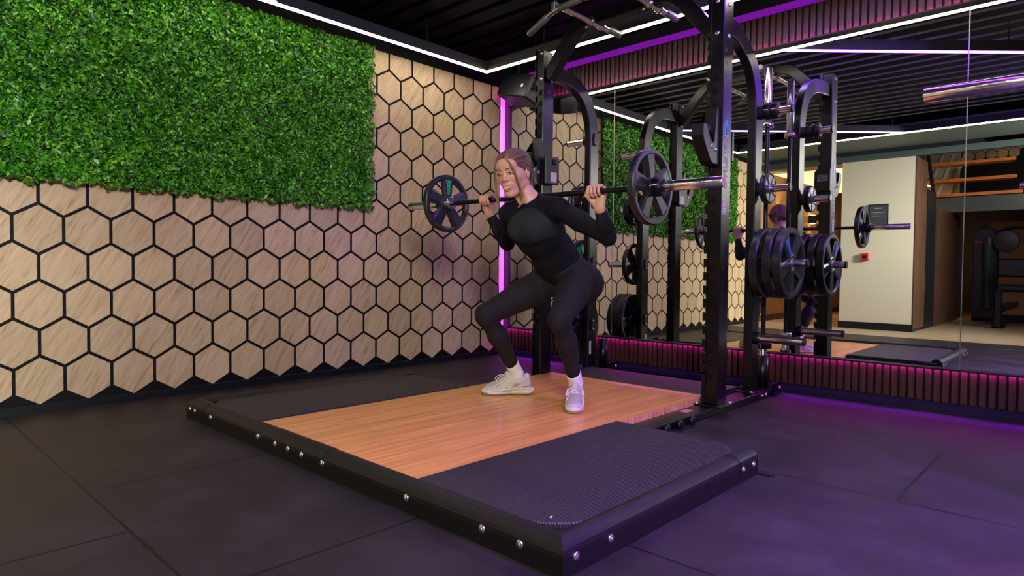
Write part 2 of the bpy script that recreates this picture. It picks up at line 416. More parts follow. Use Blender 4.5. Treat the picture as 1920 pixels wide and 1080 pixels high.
def clip(poly,axis,val,keep_less):
    out=[]
    for i in range(len(poly)):
        a,b=poly[i],poly[(i+1)%len(poly)]
        ia=(a[axis]<=val) if keep_less else (a[axis]>=val)
        ib=(b[axis]<=val) if keep_less else (b[axis]>=val)
        if ia: out.append(a)
        if ia!=ib:
            t=(val-a[axis])/(b[axis]-a[axis]); out.append(tuple(a[k]+(b[k]-a[k])*t for k in range(2)))
    return out
wl=struct(MB().box((-.05,-2.97,1.36),(.10,5.94,2.72)).build('wall_left',M['black_wall']))
hx=MB(); PW=.2292; RS=.2073; ZS=RS/.1985; HR=(PW-.0165)/math.sqrt(3)
for row in range(13):
    zc=.045+HR*ZS+RS*row
    for k in range(-11,17):
        yc=-3.624+PW*k+(PW/2 if row%2 else 0)
        poly=[(yc+HR*math.sin(math.radians(60*i)),zc+HR*ZS*math.cos(math.radians(60*i))) for i in range(6)]
        poly=clip(poly,0,-.012,True); 
        if len(poly)<3: continue
        poly=clip(poly,0,-5.92,False)
        if len(poly)<3: continue
        poly=clip(poly,1,2.512,True)
        if len(poly)<3: continue
        if -1.62>yc>-4.85 and 1.42<zc<2.36: continue      # covered by the hedge panel
        hx.prism(poly,FX,(0,0,0),.007)
hx.m=[0 if f_i%1==0 else 0 for f_i in range(len(hx.f))]
for i_,f_ in enumerate(hx.f):
    xs_={round(hx.v[j][0],4) for j in f_}
    if len(xs_)>1: hx.m[i_]=1
hxo=hx.build('hexagon_tile',[M['oak'],M['black_wall']],wl); hxo['label']='oak veneer hexagon tiles with black gaps'; hxo.name='hexagon_tile_cladding'
struct(MB().box((.006,-2.96,.02),(.012,5.9,.05),.002).build('baseboard_left',M['skirt']))

# ceiling: trapezoid metal deck, ribs along x
sec=[]; y=.1
ys=[]
yy=-.56+.194*3
prof=[]
while yy>-4.6:
    prof+=[(yy,2.70),(yy-.134,2.70),(yy-.138,2.752),(yy-.144,2.752)]; yy-=.194
cb=MB(); V=[]; 
for (a,b) in prof: V+=[(-.1,a,b),(6.9,a,b)]
for i in range(len(prof)-1): cb.add([V[2*i],V[2*i+1],V[2*i+3],V[2*i+2]],[(0,1,2,3)],1 if i%4==3 else 0)
cb.box((3.4,-2.93,2.82),(7.0,6.1,.06))
struct(cb.build('ceiling',[M['ceil'],M['ceil_lit_side']],fix=False))

# mirror wall: backing, slat bands, ledges
wb=struct(MB().box((3.4,.062,1.36),(7.0,.10,2.72)).build('wall_back',M['black_wall']))
def slats(name,z0,z1,label):
    root=thing(name,label,'wall panel',(3.4,-.02,z0),None)
    bk=MB().box((3.45,-.0015,(z0+z1)/2),(6.73,.006,z1-z0)).build('felt_backing',M['black_wall'],root)
    s=MB(); x=.1+.0215
    while x<6.8:
        s.box((x-.006,-.0125,(z0+z1)/2),(.031,.016,z1-z0-.002),.0012); x+=.0431
    s.build('walnut_slats',M['walnut'],root); return root
sl=slats('slat_panel',.068,.258,'low band of vertical walnut slats under the mirrors, glowing pink along its top')
su=slats('slat_panel.001',2.322,2.548,'high band of vertical walnut slats above the mirrors, washed in pink light')
sl['group']=su['group']='slatted wall bands'
struct(MB().box((3.45,-.018,.2625),(6.73,.040,.004)).box((3.45,-.037,.2595),(6.73,.003,.010)).build('trim_1',M['skirt']))
struct(MB().box((3.45,-.018,2.3185),(6.73,.040,.004)).box((3.45,-.037,2.3215),(6.73,.003,.010)).build('trim_2',M['skirt']))
struct(MB().box((3.45,-.0325,.0635),(6.73,.003,.011)).box((3.45,-.015,.0665),(6.73,.034,.003)).box((3.45,-.0015,.033),(6.73,.005,.066)).build('baseboard_back',M['skirt']))
def strip(name,c,sz,m,label,cat='led strip'):
    return tag(MB().box(c,sz,min(sz)*.2).build(name,m),label,cat)
strip('led_strip',(3.45,-.031,.2575),(6.72,.006,.004),M['led_pink'],'thin pink LED strip hidden under the ledge below the mirrors')
strip('led_strip.001',(3.45,-.031,2.3235),(6.72,.006,.004),M['led_pink'],'thin pink LED strip on the ledge above the mirrors')
strip('led_strip.002',(3.45,-.0200,.0620),(6.72,.008,.003),M['led_floor'],'purple LED strip under the skirting, lighting the floor edge')
strip('purple_lit_trim',(3.45,-.012,2.573),(6.72,.022,.046),M['trim_glow'],'purple-lit trim above the high slat band, its light added as glow')
strip('magenta_corner_glow',(.007,-.034,1.28),(.014,.056,2.44),M['wall_glow'],'bright magenta light on the corner wall, made as a glowing vertical band')
struct(MB().box((.045,-.0015,1.28),(.083,.005,2.44)).box((.085,-.004,1.28),(.006,.010,2.44)).build('trim_3',mat('lit_corner_return',(.10,.01,.10),.3)))  # magenta light on the return is put into its base colour

# mirrors
def mirror(name,x0,x1,label):
    r=thing(name,label,'mirror',((x0+x1)/2,0,.264),'wall mirrors')
    MB().box(((x0+x1)/2,.003,1.2905),(x1-x0-.004,.006,2.053)).build('mirror_glass',M['mirror'],r)
    return r
mirror('wall_mirror',.088,1.248,'narrow mirror panel beside the corner with the hexagon wall')
mirror('wall_mirror.001',1.248,3.624,'wide middle mirror panel behind the squat rack')
mirror('wall_mirror.002',3.624,6.0,'mirror panel past the second seam, behind the chrome bar end')
sm=MB()
for x in (1.248,3.624): sm.box((x,.002,1.2905),(.005,.006,2.053))
struct(sm.build('trim_4',M['edge']))

# hedge ------------------------------------------------------------
hedge=thing('artificial_hedge_panel','leafy green artificial hedge panel on the upper hexagon wall','hedge panel',(.02,-3.25,1.27))
MB().box((.027,-3.255,1.885),(.030,3.42,1.19),.004).build('backing_board',M['leafback'],hedge)
def hedge_mesh(n=88000):
    rng=np.random.default_rng(3)
    y=rng.uniform(-4.985,-1.525,n); z=rng.uniform(1.262,2.505,n)
    lump=(np.sin(y*23+np.cos(z*19)*2)+np.sin(z*27+np.sin(y*15)*2.2)+np.sin(y*61+z*47)*.6)*.25
    x=.045+.032*(lump+.5)+rng.uniform(-.012,.020,n)
    # ragged rim
    e=.018*(np.sin(y*33)+np.sin(y*71+1))*.5
    z=np.where(z<1.285,z+e-.012*rng.random(n),z); e2=.014*(np.sin(z*41)+np.sin(z*83))*.5
    y=np.where(y>-1.55,y+e2+.012*rng.random(n),y)
    nrm=rng.normal(0,.62,(n,3)); nrm[:,0]=np.abs(nrm[:,0])*.4+.62; nrm[:,2]+=.25
    nrm/=np.linalg.norm(nrm,axis=1)[:,None]
    r=rng.normal(0,1,(n,3)); r[:,2]-=.9; u=r-(r*nrm).sum(1)[:,None]*nrm; u/=np.linalg.norm(u,axis=1)[:,None]
    v=np.cross(nrm,u); L_=rng.uniform(.009,.0185,n)*np.where(rng.random(n)<.12,1.5,1); W_=L_*rng.uniform(.34,.60,n)
    c=np.stack([x,y,z],1)
    a=c-u*L_[:,None]; b=c+v*W_[:,None]+nrm*.0018; d=c+u*L_[:,None]; e_=c-v*W_[:,None]+nrm*.0018
    P=np.stack([a,b,d,e_],1).reshape(-1,3).astype(np.float32)
    me=bpy.data.meshes.new('hedge_foliage'); me.vertices.add(4*n); me.vertices.foreach_set('co',P.ravel())
    me.loops.add(6*n); me.polygons.add(2*n)
    q=np.arange(n)*4; idx=np.stack([q,q+1,q+2,q,q+2,q+3],1).ravel()
    me.loops.foreach_set('vertex_index',idx); me.polygons.foreach_set('loop_start',np.arange(2*n)*3); me.polygons.foreach_set('loop_total',np.full(2*n,3))
    me.update(); me.validate(); me.materials.append(M['leaf']); return me
lf=link('foliage',hedge_mesh(),hedge); lf['kind']='stuff'

# ceiling LED profiles ----------------------------------------------
def led_profile(name,p0,p1,m,label,ext=0):
    p0=Vector(p0); p1=Vector(p1); d=(p1-p0); L_=d.length; d.normalize(); c=(p0+p1)/2
    rot=Matrix((d,Vector((0,0,1)).cross(d),Vector((0,0,1)))).transposed()
    r=thing(name,label,'linear light',c,'linear ceiling lights')
    MB().box(c+Vector((0,0,.046)),(L_+.034,.040,.078),.001,rot).build('profile_housing',M['ceilframe'],r)
    MB().box(c+Vector((0,0,.003)),(L_+.028,.023,.012),.002,rot).build('diffuser',m,r)
    n=max(2,int(L_/1.1))
    for i in range(n):
        q=p0+(p1-p0)*((i+.5)/n); MB().cyl(q+Vector((0,0,.085)),q+Vector((0,0,.23)),.004,8).build('hanger_rod',M['skirt'],r)
led_profile('linear_light',(.32,-.575,2.48),(.32,-4.35,2.48),M['led_white'],'long white linear light running above the hexagon wall')
led_profile('linear_light.001',(.32,-.555,2.48),(6.7,-.555,2.48),M['led_white'],'white linear light running parallel to the mirrors behind the rack arch')
led_profile('linear_light.002',(.34,-4.38,2.48),(6.7,-4.38,2.48),M['led_white'],'white linear light seen only in the mirror, at the far ceiling edge')
led_profile('linear_light.003',(2.41,-.585,2.48),(6.45,-4.35,2.48),M['led_violet'],'violet diagonal linear light starting above the right rack post')
led_profile('linear_light.004',(.345,-2.46,2.48),(2.37,-4.35,2.48),M['led_violet2'],'violet diagonal linear light starting over the hedge panel')

# loudspeaker in the corner -----------------------------------------
sp=thing('wall_loudspeaker','black loudspeaker hung under the ceiling in the corner','loudspeaker',(.42,-.2,2.3))
SPX=.05
tilt=Matrix.Rotation(math.radians(14),3,'Y')@Matrix.Rotation(math.radians(-14),3,'X')
MB().box((.36+SPX,-.20,2.385),(.36,.24,.21),.012,tilt).build('cabinet',M['skirt'],sp)
MB().box((.557+SPX,-.205,2.340),(.022,.25,.225),.008,tilt).build('grille',M['powder_matt'],sp)
MB().box((.47+SPX,-.327,2.385),(.020,.003,.028),0,tilt).build('label_plate',M['white_ink'],sp)
MB().cyl((.36,-.2,2.48),(.36,-.2,2.70),.016,12).box((.36,-.2,2.694),(.12,.12,.01)).build('bracket',M['powder_matt'],sp)

# ================================================================== behind the camera (seen in the mirror)
def wall(name,c,sz,m): return struct(MB().box(c,sz).build(name,m))
wall('wall_hall_left',(-.06,-9.7,1.3),(.12,7.5,2.62),M['hallwood'])
wall('baseboard_hall',(.008,-9.6,.05),(.016,7.2,.10),M['darkwood'])
wall('wall_hall_end',(3.4,-13.6,1.3),(7.0,.1,2.62),M['darkwood'])
wall('ceiling_hall',(.92,-9.75,2.50),(1.84,7.6,.04),mat('white_hall_ceiling',(.62,.56,.46),.7))
colm=wall('wall_column',(1.74,-6.205,1.235),(.93,.69,2.39),M['cream'])
wall('baseboard_column',(1.74,-6.205,.05),(.955,.715,.10),M['skirt'])
wall('trim_5',(3.4,-5.90,2.475),(6.9,.10,.085),M['beam'])
wall('ceiling_soffit',(3.4,-5.20,2.60),(6.9,1.36,.04),mat('perforated_soffit',(.13,.17,.155),.55))
wall('trim_6',(2.215,-6.205,1.235),(.018,.69,2.39),M['darkwood'])
wall('trim_7',(2.215,-6.88,1.02),(.03,.62,2.04),M['skirt'])
wall('trim_8',(2.24,-8.10,.92),(.05,1.8,1.80),M['darkwood'])
wall('trim_9',(2.26,-9.20,1.35),(.08,.08,2.60),M['skirt'])
wall('trim_10',(3.62,-8.3,1.94),(3.3,.20,.24),M['beam'])
wall('wall_hall_right',(4.6,-12.2,.95),(4.6,.08,1.9),mat('far_wall_paint',(.25,.17,.10),.7))
# white raking panels behind the stair and an upper hexagon wall
wall('wall_stairwell',(1.90,-9.55,2.63),(.56,.06,.95),M['cream'])
uh=MB()
for r_ in range(2):
    for k in range(5):
        xc=2.30+.158*k+(.079 if r_ else 0); zc=2.90+.136*r_
        uh.prism([(xc+.085*math.sin(math.radians(60*i)),zc+.085*math.cos(math.radians(60*i))) for i in range(6)],FYp,(0,-9.50,0),.012,bev=.002)
wall('wall_upper',(3.3,-9.56,2.55),(2.23,.05,1.1),M['black_wall'])
struct(uh.build('trim_11',M['oak']))
diag=MB()
for i in range(3):
    x=1.44+.17*i; diag.prism([(x+.20,2.25),(x+.26,2.25),(x+.50,2.98),(x+.44,2.98)],FYp,(0,-9.52,0),.03)
struct(diag.build('trim_12',mat('pale_batten',(.75,.73,.66),.6)))
# stair treads
struct(MB().box((4.6,-9.7,3.5),(4.6,7.6,.05)).build('ceiling_stairwell',M['black_wall']))
stair=thing('open_staircase','open staircase with orange wooden treads, seen in the mirror','staircase',(2.6,-8.5,2.05))
for i,(x0,x1,zz,yy_) in enumerate(((1.93,3.17,2.085,-8.40),(1.90,3.09,2.33,-8.42),(1.85,3.07,2.61,-8.44))):
    MB().prism([(x0,0),(x1,0),(x1-.09,-.26),(x0+.05,-.26)],FZ,(0,yy_+.13,zz),.05,bev=.004).build('stair_tread',M['tread'],stair)
MB().sweep([(2.04,-8.1,2.04),(1.93,-8.1,2.78)],rrect(.05,.06,.005),up=(0,1,0)).build('stringer',M['skirt'],stair)
# sconces
def sconce(name,y,label):
    r=thing(name,label,'wall lamp',(0,y,1.80),'hall wall sconces')
    MB().box((.055,y,1.815),(.10,.13,.15),.006).build('lamp_body',M['skirt'],r)
    for z_ in (1.893,1.737): MB().box((.055,y,z_),(.07,.09,.006)).build('lamp_glass',M['lamp_warm'],r)
    for dz,tz in ((.10,1),(-.10,-1)):
        l=bpy.data.lights.new('sconce_beam','SPOT'); l.energy=55; l.color=(1,.72,.40); l.spot_size=math.radians(80); l.spot_blend=.8; l.shadow_soft_size=.02
        o=bpy.data.objects.new('sconce_beam',l); COL.objects.link(o); o.location=(.06,y,1.815+dz)
        o.rotation_euler=Vector((-.25,0,tz)).to_track_quat('-Z','Y').to_euler()
sconce('wall_sconce',-6.75,'black box sconce on the warm hall wall, the one beside the head in the mirror')
sconce('wall_sconce.001',-8.32,'black box sconce farther down the warm hall wall in the mirror')
dl=thing('downlight','round warm downlight in the hall ceiling seen in the mirror','ceiling light',(.91,-6.66,2.48))
MB().cyl((.91,-6.66,2.472),(.91,-6.66,2.482),.085,24).build('trim_ring',M['cream'],dl)
MB().cyl((.91,-6.66,2.466),(.91,-6.66,2.473),.065,24).build('lamp_glass',M['lamp_warm'],dl)
# notice and fire alarm on the column front (y=-5.86)
nt=thing('framed_notice','black framed notice on the cream column in the mirror','framed notice',(1.765,-5.86,1.47))
MB().box((1.765,-5.852,1.63),(.262,.018,.33),.003).build('frame',M['skirt'],nt)
MB().box((1.765,-5.842,1.63),(.222,.004,.29)).build('print_sheet',mat('notice_sheet',(.035,.04,.05),.4),nt)
for c_,s_ in (((1.765,-5.8395,1.735),(.09,.002,.012)),((1.765,-5.8395,1.675),(.17,.002,.006)),((1.765,-5.8395,1.655),(.11,.002,.004)),((1.765,-5.8395,1.625),(.15,.002,.005)),((1.72,-5.8395,1.505),(.02,.002,.008))):
    MB().box(c_,s_).build('printed_line',M['letter_ink'],nt)
fa=thing('fire_alarm_button','red fire alarm call point on the cream column in the mirror','fire alarm',(1.607,-5.86,1.0))
MB().box((1.607,-5.845,1.045),(.105,.035,.105),.006).build('housing',M['red_alarm'],fa)
MB().box((1.607,-5.826,1.045),(.055,.004,.045),.001).build('button_window',M['skirt'],fa)
# hall cabinet in the corridor
cbn=thing('hall_cabinet','dark wooden cabinet standing at the end of the hall in the mirror','cabinet',(1.15,-10.4,0))
MB().box((1.15,-10.4,.45),(.8,.5,.9),.01).build('cabinet_body',M['darkwood'],cbn)
MB().box((.95,-10.142,.46),(.36,.016,.80),.004).build('cabinet_door',M['darkwood'],cbn)
MB().box((1.35,-10.142,.46),(.36,.016,.80),.004).build('cabinet_door',M['darkwood'],cbn)
# cable machine
gm=thing('cable_machine','black seated weight machine with tall shroud, dim in the mirror','gym machine',(2.9,-8.6,0))
def shroud(x,y,h,w_,d_): 
    pts=[(-w_/2,0),(w_/2,0),(w_/2,h-w_/2)]+[(w_/2*math.cos(math.radians(a)),h-w_/2+w_/2*math.sin(math.radians(a))) for a in range(15,180,15)]+[(-w_/2,h-w_/2)]
    return MB().prism([(x+p[0],p[1]) for p in pts],FYp,(0,y,0),d_,bev=.02)
shroud(2.62,-9.3,1.62,.34,.22).build('tower_shroud',M['plastic'],gm)
MB().cyl((2.68,-9.03,.25),(2.68,-9.03,1.42),.085,20).build('weight_cover',mat('dark_perspex',(.03,.045,.045),.15),gm)
MB().box((2.62,-9.05,1.36),(.30,.02,.02)).build('red_line',M['red_ins'],gm)
MB().sweep(bez([(2.75,-9.1,1.5),(3.0,-8.9,1.58),(3.25,-8.7,1.52),(3.3,-8.6,1.2)],8),rrect(.05,.07,.01)).build('press_arm',M['powder'],gm)
MB().cyl((3.30,-8.6,1.52),(3.30,-8.6,1.18),.03,14).build('hand_grip',M['plastic'],gm)
MB().lathe([(.02,0),(.17,.01),(.18,.03),(.17,.06),(.02,.07)],(2.92,-8.95,1.36),'y',seg=28,smooth=False).build('cam_wheel',M['plastic'],gm)
MB().box((3.15,-8.5,.92),(.60,.12,.30),.03).build('backrest',M['plastic'],gm)
MB().box((3.2,-8.2,.60),(.62,.42,.12),.035).build('seat',M['plastic'],gm)
MB().box((2.98,-7.6,.30),(.09,.09,.56),.01).box((2.98,-7.75,.06),(.16,.34,.12),.02).build('front_foot',M['powder'],gm)
MB().box((3.0,-8.6,.30),(.10,1.9,.10),.01).box((3.0,-9.4,.06),(.9,.12,.12),.01).build('base_frame',M['powder'],gm)
MB().box((3.55,-9.0,.45),(.30,.16,.34),.01).build('weight_plate_stack',M['chrome'],gm)
# ================================================================== PLATFORM
def bolt(mb,c,r,ax,h=.006):
    fr={'x':FX,'-y':FY,'y':FYp,'z':FZ,'-x':FXn}[ax]
    mb.lathe([(r,0),(r,h*.35),(r*.82,h*.8),(r*.45,h),(0,h)],c,seg=14,frame=fr)
    mb.prism([(r*.42*math.cos(k*PI/3),r*.42*math.sin(k*PI/3)) for k in range(6)],fr,Vector(c)+fr@Vector((0,0,h)),.002)
def bolts(parent,items,name='bolt',m=None):
    for it in items:
        b=MB(); bolt(b,*it); b.build(name,m or M['zinc'],parent)
pf=thing('lifting_platform','low lifting platform with bamboo centre and rubber sides, framed in black steel','lifting platform',(1.93,-2,0))
ZT=.074
# deck
MB().box((1.9225,-1.945,.040),(1.189,2.19,.066)).build('wooden_deck',M['bamboo'],pf)
MB().box((2.5205,-1.325,.0395),(.006,.93,.0655)).build('deck_edge',M['ply'],pf)
MB().box((1.9225,-.60,.035),(1.17,.50,.070)).build('rear_rubber_mat',M['matplain'],pf)
def matpoly(x0,x1,y0,y1,r,corners):
    """corners: set of 'ne','nw','se','sw' rounded"""
    out=[]
    for key,cx,cy,a0 in (('ne',x1,y1,0),('nw',x0,y1,90),('sw',x0,y0,180),('se',x1,y0,270)):
        if key in corners:
            ccx=cx-r if 'e' in key else cx+r; ccy=cy-r if 'n' in key else cy+r
            for i in range(9):
                a=math.radians(a0+90*i/8); out.append((ccx+r*math.cos(a),ccy+r*math.sin(a)))
        else: out.append((cx,cy))
    return out
MB().prism(matpoly(2.522,3.170,-3.022,-1.80,.17,{'ne','se'}),FZ,(0,0,.012),.070,bev=.004).build('rubber_mat',M['ribbed'],pf)['label']='ribbed rubber mat'
MB().prism(matpoly(.700,1.323,-3.022,-1.66,.17,{'nw','sw'}),FZ,(0,0,.012),.070,bev=.004).build('rubber_mat',M['matplain'],pf)['label']='smooth rubber mat'
MB().box((2.86,-2.42,.036),(.68,1.22,.066),.002).build('mat_tray',M['powder_matt'],pf)
MB().box((1.01,-2.36,.036),(.62,1.35,.066),.002).build('mat_tray',M['powder_matt'],pf)
# rail cross-section: outer face vertical, top outer edge rounded
def railsec(wd=.078,h=.098,r=.045):
    s=[(wd*.5,0),(wd*.5,h-.018),(wd*.5-.018,h-.003)]
    for i in range(7):
        a=math.radians(90+90*i/6); s.append((-wd/2+r+r*math.cos(a),h-r+r*math.sin(a)))
    s.append((-wd/2,0)); return s
sec_=railsec()
# front rail: outer face toward -y. sweep dir chosen so that -u side faces out
def rail(name,p0,p1,out,lbl=None):
    p0=Vector(p0); p1=Vector(p1)
    t=(p1-p0).normalized(); sd=t.cross(Vector((0,0,1)))
    sg=-1 if sd.dot(Vector(out))>0 else 1
    o=MB().sweep([p0,p1],[(u*sg,v) for u,v in sec_]).build(name,M['powder_matt'],pf)
    for p in o.data.polygons: p.use_smooth=False
    return o
xa,xb,yf=.655,3.238,-3.10
path=[((xa+.039,-1.66),(-1,0)),((xa+.039,yf+.039),(-1,-1)),((xb-.039,yf+.039),(1,-1)),((xb-.039,-1.90),(1,0))]
V=[(p[0]+o_[0]*-u,p[1]+o_[1]*-u,v) for p,o_ in path for u,v in sec_]; n_=len(sec_)
F=[(i*n_+j,i*n_+(j+1)%n_,(i+1)*n_+(j+1)%n_,(i+1)*n_+j) for i in range(3) for j in range(n_)]+[tuple(range(n_)),tuple(range(3*n_,4*n_))]
MB().add(V,F).build('frame_rail',M['powder_matt'],pf)
# joints and end caps
sc2=[(u*1.02,v*1.012) for u,v in sec_]
for x0,x1 in ((xa+.045,.88),(1.60,2.05)):
    o=MB().sweep([(x0,yf+.039,0),(x1,yf+.039,0)],sc2 if False else [(u*1.03,v*1.02) for u,v in [(-a,b) for a,b in sec_]],).build('rail_sleeve',M['powder_matt'],pf)
def fixdir(): pass
MB().sweep([(xb-.039,-2.02,0),(xb-.039,-1.862,0)],[(-u*1.04,v*1.025) for u,v in sec_]).build('rail_end_cap',M['powder_matt'],pf)
MB().sweep([(xa+.039,-1.80,0),(xa+.039,-1.64,0)],[(u*1.04,v*1.025) for u,v in sec_]).build('rail_end_cap',M['powder_matt'],pf)
for c in ((3.258,-1.850),(.625,-3.02)):
    MB().prism(matpoly(c[0]-.040,c[0]+.040,c[1]-.018,c[1]+.018,.012,{'ne','nw','se','sw'}),FZ,(0,0,0),.007).build('anchor_tab',M['powder_matt'],pf)
fx=[.705,.772,.975,1.497,1.66,1.773,1.885,2.045,2.575,2.935,3.085]
bolts(pf,[((x,yf+.0005,.050 if i not in (3,) else .052),.0125,'-y') for i,x in enumerate(fx)])
bolts(pf,[((xb-.0005,y_,.048),.0125,'x') for y_ in (-3.045,-2.885,-2.0,-1.905)])
MB().box((3.10,-2.985,.0985),(.006,.012,.001),0,Matrix.Rotation(.5,3,'Z')).build('paint_chip',M['white_ink'],pf)

# ================================================================== RACK
rk=thing('power_rack','black steel squat rack with arched pull-up crossmember and plate storage','squat rack',(1.95,-.65,0))
XF={'r':2.597,'l':1.305}; XB={'r':2.574,'l':1.300}
ZB=.046
for s in ('l','r'):
    x=XF[s]; sg=1 if s=='r' else -1
    # base beam
    yb0=-1.79 if s=='r' else -1.65
    MB().box((x+(-.009 if s=='r' else .0),(yb0-.13)/2,.0235),(.076 if s=='l' else .120,-.13-yb0,.045),.004).build('base_beam',M['powder'],rk)
    MB().box((x,-.93,ZB+.004),(.17,.20,.010),.003).build('foot_plate',M['powder'],rk)
    MB().box((XB[s],-.375,ZB+.004),(.12,.20,.010),.003).build('foot_plate',M['powder'],rk)
    # front upright: hollow-look post, with slots along its inner front edge
    post=MB(); z0,z1=ZB+.008,2.335
    core_w=.098
    xi=x-sg*.049; xo=x+sg*.049
    post.box((x+sg*.012,-.930,(z0+z1)/2),(.074,.115,z1-z0),.005)
    post.build('front_upright',M['powder'],rk)
    # hooked slot plate (inner/left edge strip with teeth)
    tp=MB()
    zs=[]; z=.20
    xl=x-.049 if s=='r' else x-.049
    # strip of J-shaped slots facing the lifter: the plate between slots
    zz=.16
    tp.box((x-.037,-.930,.145),(.025,.115,.18),.002)
    top=2.14
    while zz+.0762<top:
        zz+=.0762
        tp.box((x-.037,-.930,zz+.010),(.025,.115,.048),.0015)
        tp.box((x-.030,-.930,zz-.026),(.012,.100,.030),.001)
    tp.box((x-.037,-.930,(top+2.335)/2),(.025,.115,2.335-top+.02),.002)
    tp.build('slotted_edge',M['powder'],rk)
    # slot openings seen on the front face
    zz=.16
    while zz+.0762<top:
        zz+=.0762
        MB().prism([(-.018,-.018),(.018,-.018),(.018,.004),(.006,.020),(-.018,.020)],FY,(x+.0,-.9872,zz-.024),.0012).build('slot_opening',M['black_wall'],rk)
    # back post + arch in one sweep
    xb_=XB[s]
    arm=bez([(x,-.885,2.205),(x,-.78,2.205),(xb_,-.62,2.185),(xb_,-.47,2.085),(xb_,-.392,1.93),(xb_,-.376,1.78)],10)
    pts=arm+[Vector((xb_,-.376,1.2)),Vector((xb_,-.376,.5)),Vector((xb_,-.376,ZB))]
    MB().sweep(pts,rrect(.108,.056,.008),up=(1,0,0)).build('rear_upright',M['powder'],rk)
    # gusset plates on top of front post
    bolts(rk,[((x+.008,-.9875,2.313),.013,'-y'),((x+.008,-.9875,2.137),.013,'-y')])
    bolts(rk,[((xo,-.925,2.300),.013,'x' if s=='r' else '-x'),((xo,-.925,2.125),.013,'x' if s=='r' else '-x')])
    if s=='l': bolts(rk,[((x+.049,-.925,2.300),.013,'x'),((x+.049,-.925,2.125),.013,'x')])
    bolts(rk,[((x-.065,-1.01,ZB+.009),.012,'z'),((x+.065,-.86,ZB+.009),.012,'z'),((xb_-.045,-.30,ZB+.009),.011,'z'),((xb_+.045,-.46,ZB+.009),.011,'z')])
    # storage tube for vertical bar
    MB().lathe([(.030,.02),(.030,.262),(.036,.262),(.036,.02)],(xb_+.006,-.197,0),seg=24,closed=True).box((xb_,-.235,.045),(.07,.16,.012),.002).build('bar_holder_tube',M['powder'],rk)
    # wheel bracket behind
    MB().prism([(-.07,-.045),(.05,-.045),(.075,-.02),(.075,.02),(.05,.045),(-.07,.035)],FX,(x+.052,-.135,.045),.012,bev=.002).build('wheel_bracket',M['powder'],rk)
    MB().lathe([(.012,0),(.034,.0),(.036,.004),(.036,.020),(.034,.024),(.012,.024)],(x+.020,-.105,.040),'x',seg=20).build('transport_wheel',M['plastic'],rk)
    bolts(rk,[((x+.064,-.105,.047),.013,'x'),((x+.051,-.30,.024),.012,'x'),((x+.051,-.36,.024),.008,'x')])
    # knobs (rubber feet) on the front half of the base beam
    for y_ in (-1.56,-1.43,-1.30):
        if s=='r': MB().lathe([(0,0),(.020,0),(.024,.010),(.024,.020),(.017,.026),(0,.026)],(x+.049,y_,.024),'x',seg=18).build('beam_knob',M['plastic'],rk)
    # horns
    for z_,tip in ((1.805,.205),(1.328,.200),(.862,.315),(.388,.305)):
        b0=xb_+sg*.028
        h=MB().cyl((b0,-.376,z_),(b0+sg*.030,-.376,z_),.040,24).build('horn_collar',M['plastic'],rk)
        MB().cyl((b0+sg*.02,-.376,z_),(b0+sg*(tip-.012),-.376,z_),.0245,24).build('storage_horn',M['chrome'],rk)
        MB().cyl((b0+sg*(tip-.014),-.376,z_),(b0+sg*tip,-.376,z_),.0255,24,bev=.003).build('horn_cap',M['plastic'],rk)
        # oval bolt cap on the inner face
        xi_=xb_-sg*.028
        f_=FXn if s=='r' else FX
        MB().prism([(p[0],p[1]) for p in rrect(.038,.098,.019,5)],f_,(xi_,-.376,z_),.012,bev=.003).build('horn_backplate',M['plastic'],rk)
        bolts(rk,[((xi_-sg*.012,-.376,z_+.032),.0075,'-x' if s=='r' else 'x'),((xi_-sg*.012,-.376,z_-.032),.0075,'-x' if s=='r' else 'x')])
bolts(rk,[((2.5,0,0),.001,'z')][:0])
MB().box((1.94,-.376,.045),(1.2,.06,.05),.005).build('rear_crossmember',M['powder'],rk)
# arched crossmember with flat sides: from left post up and over to right post
P=[(1.335,-.930,2.150),(1.400,-.930,2.225),(1.50,-.930,2.345),(1.60,-.930,2.435),(1.75,-.930,2.455),(1.95,-.930,2.457),(2.15,-.930,2.455),(2.30,-.930,2.435),(2.40,-.930,2.345),(2.50,-.930,2.225),(2.565,-.930,2.150)]
MB().sweep(bez(P,8),rrect(.085,.075,.008),up=(0,1,0)).build('arched_crossmember',M['powder'],rk)
# pull-up bars: two fore-aft chrome tubes and the angled long bar
for x_ in (1.735,2.165):
    MB().cyl((x_,-1.36,2.425),(x_,-.70,2.425),.021,18).build('handle_tube',M['chrome'],rk)
    MB().cyl((x_,-.80,2.425),(x_,-.66,2.425),.025,12,bev=.004,smooth=False).build('knurled_grip',M.setdefault('grip',mat('grey_knurl',(.20,.18,.16),.45,.6)),rk)
    for y_ in (-1.00,-.885): MB().lathe([(.026,0),(.030,.004),(.030,.018),(.026,.022)],(x_,y_,2.425),'y',seg=18).build('clamp_ring',M['chrome'],rk)
    bolts(rk,[((x_-.05,-.972,2.405),.011,'-y')])
pb=[(1.515,-1.35,2.268),(1.70,-1.36,2.345),(1.76,-1.36,2.360),(1.95,-1.36,2.372),(2.14,-1.36,2.360),(2.20,-1.36,2.345),(2.385,-1.35,2.268)]
MB().tube([Vector(p)+Vector((0,0,.025)) for p in pb],.016,14).build('pull_up_bar',M['steel'],rk)
for a,b in ((0,1),(2,3),(3,4),(5,6)):
    p=Vector(pb[a])+Vector((0,0,.025)); q=Vector(pb[b])+Vector((0,0,.025)); d=(q-p)
    MB().cyl(p+d*.02,q-d*.10,.020,12,bev=.003).build('knurled_grip',M['grip'],rk)
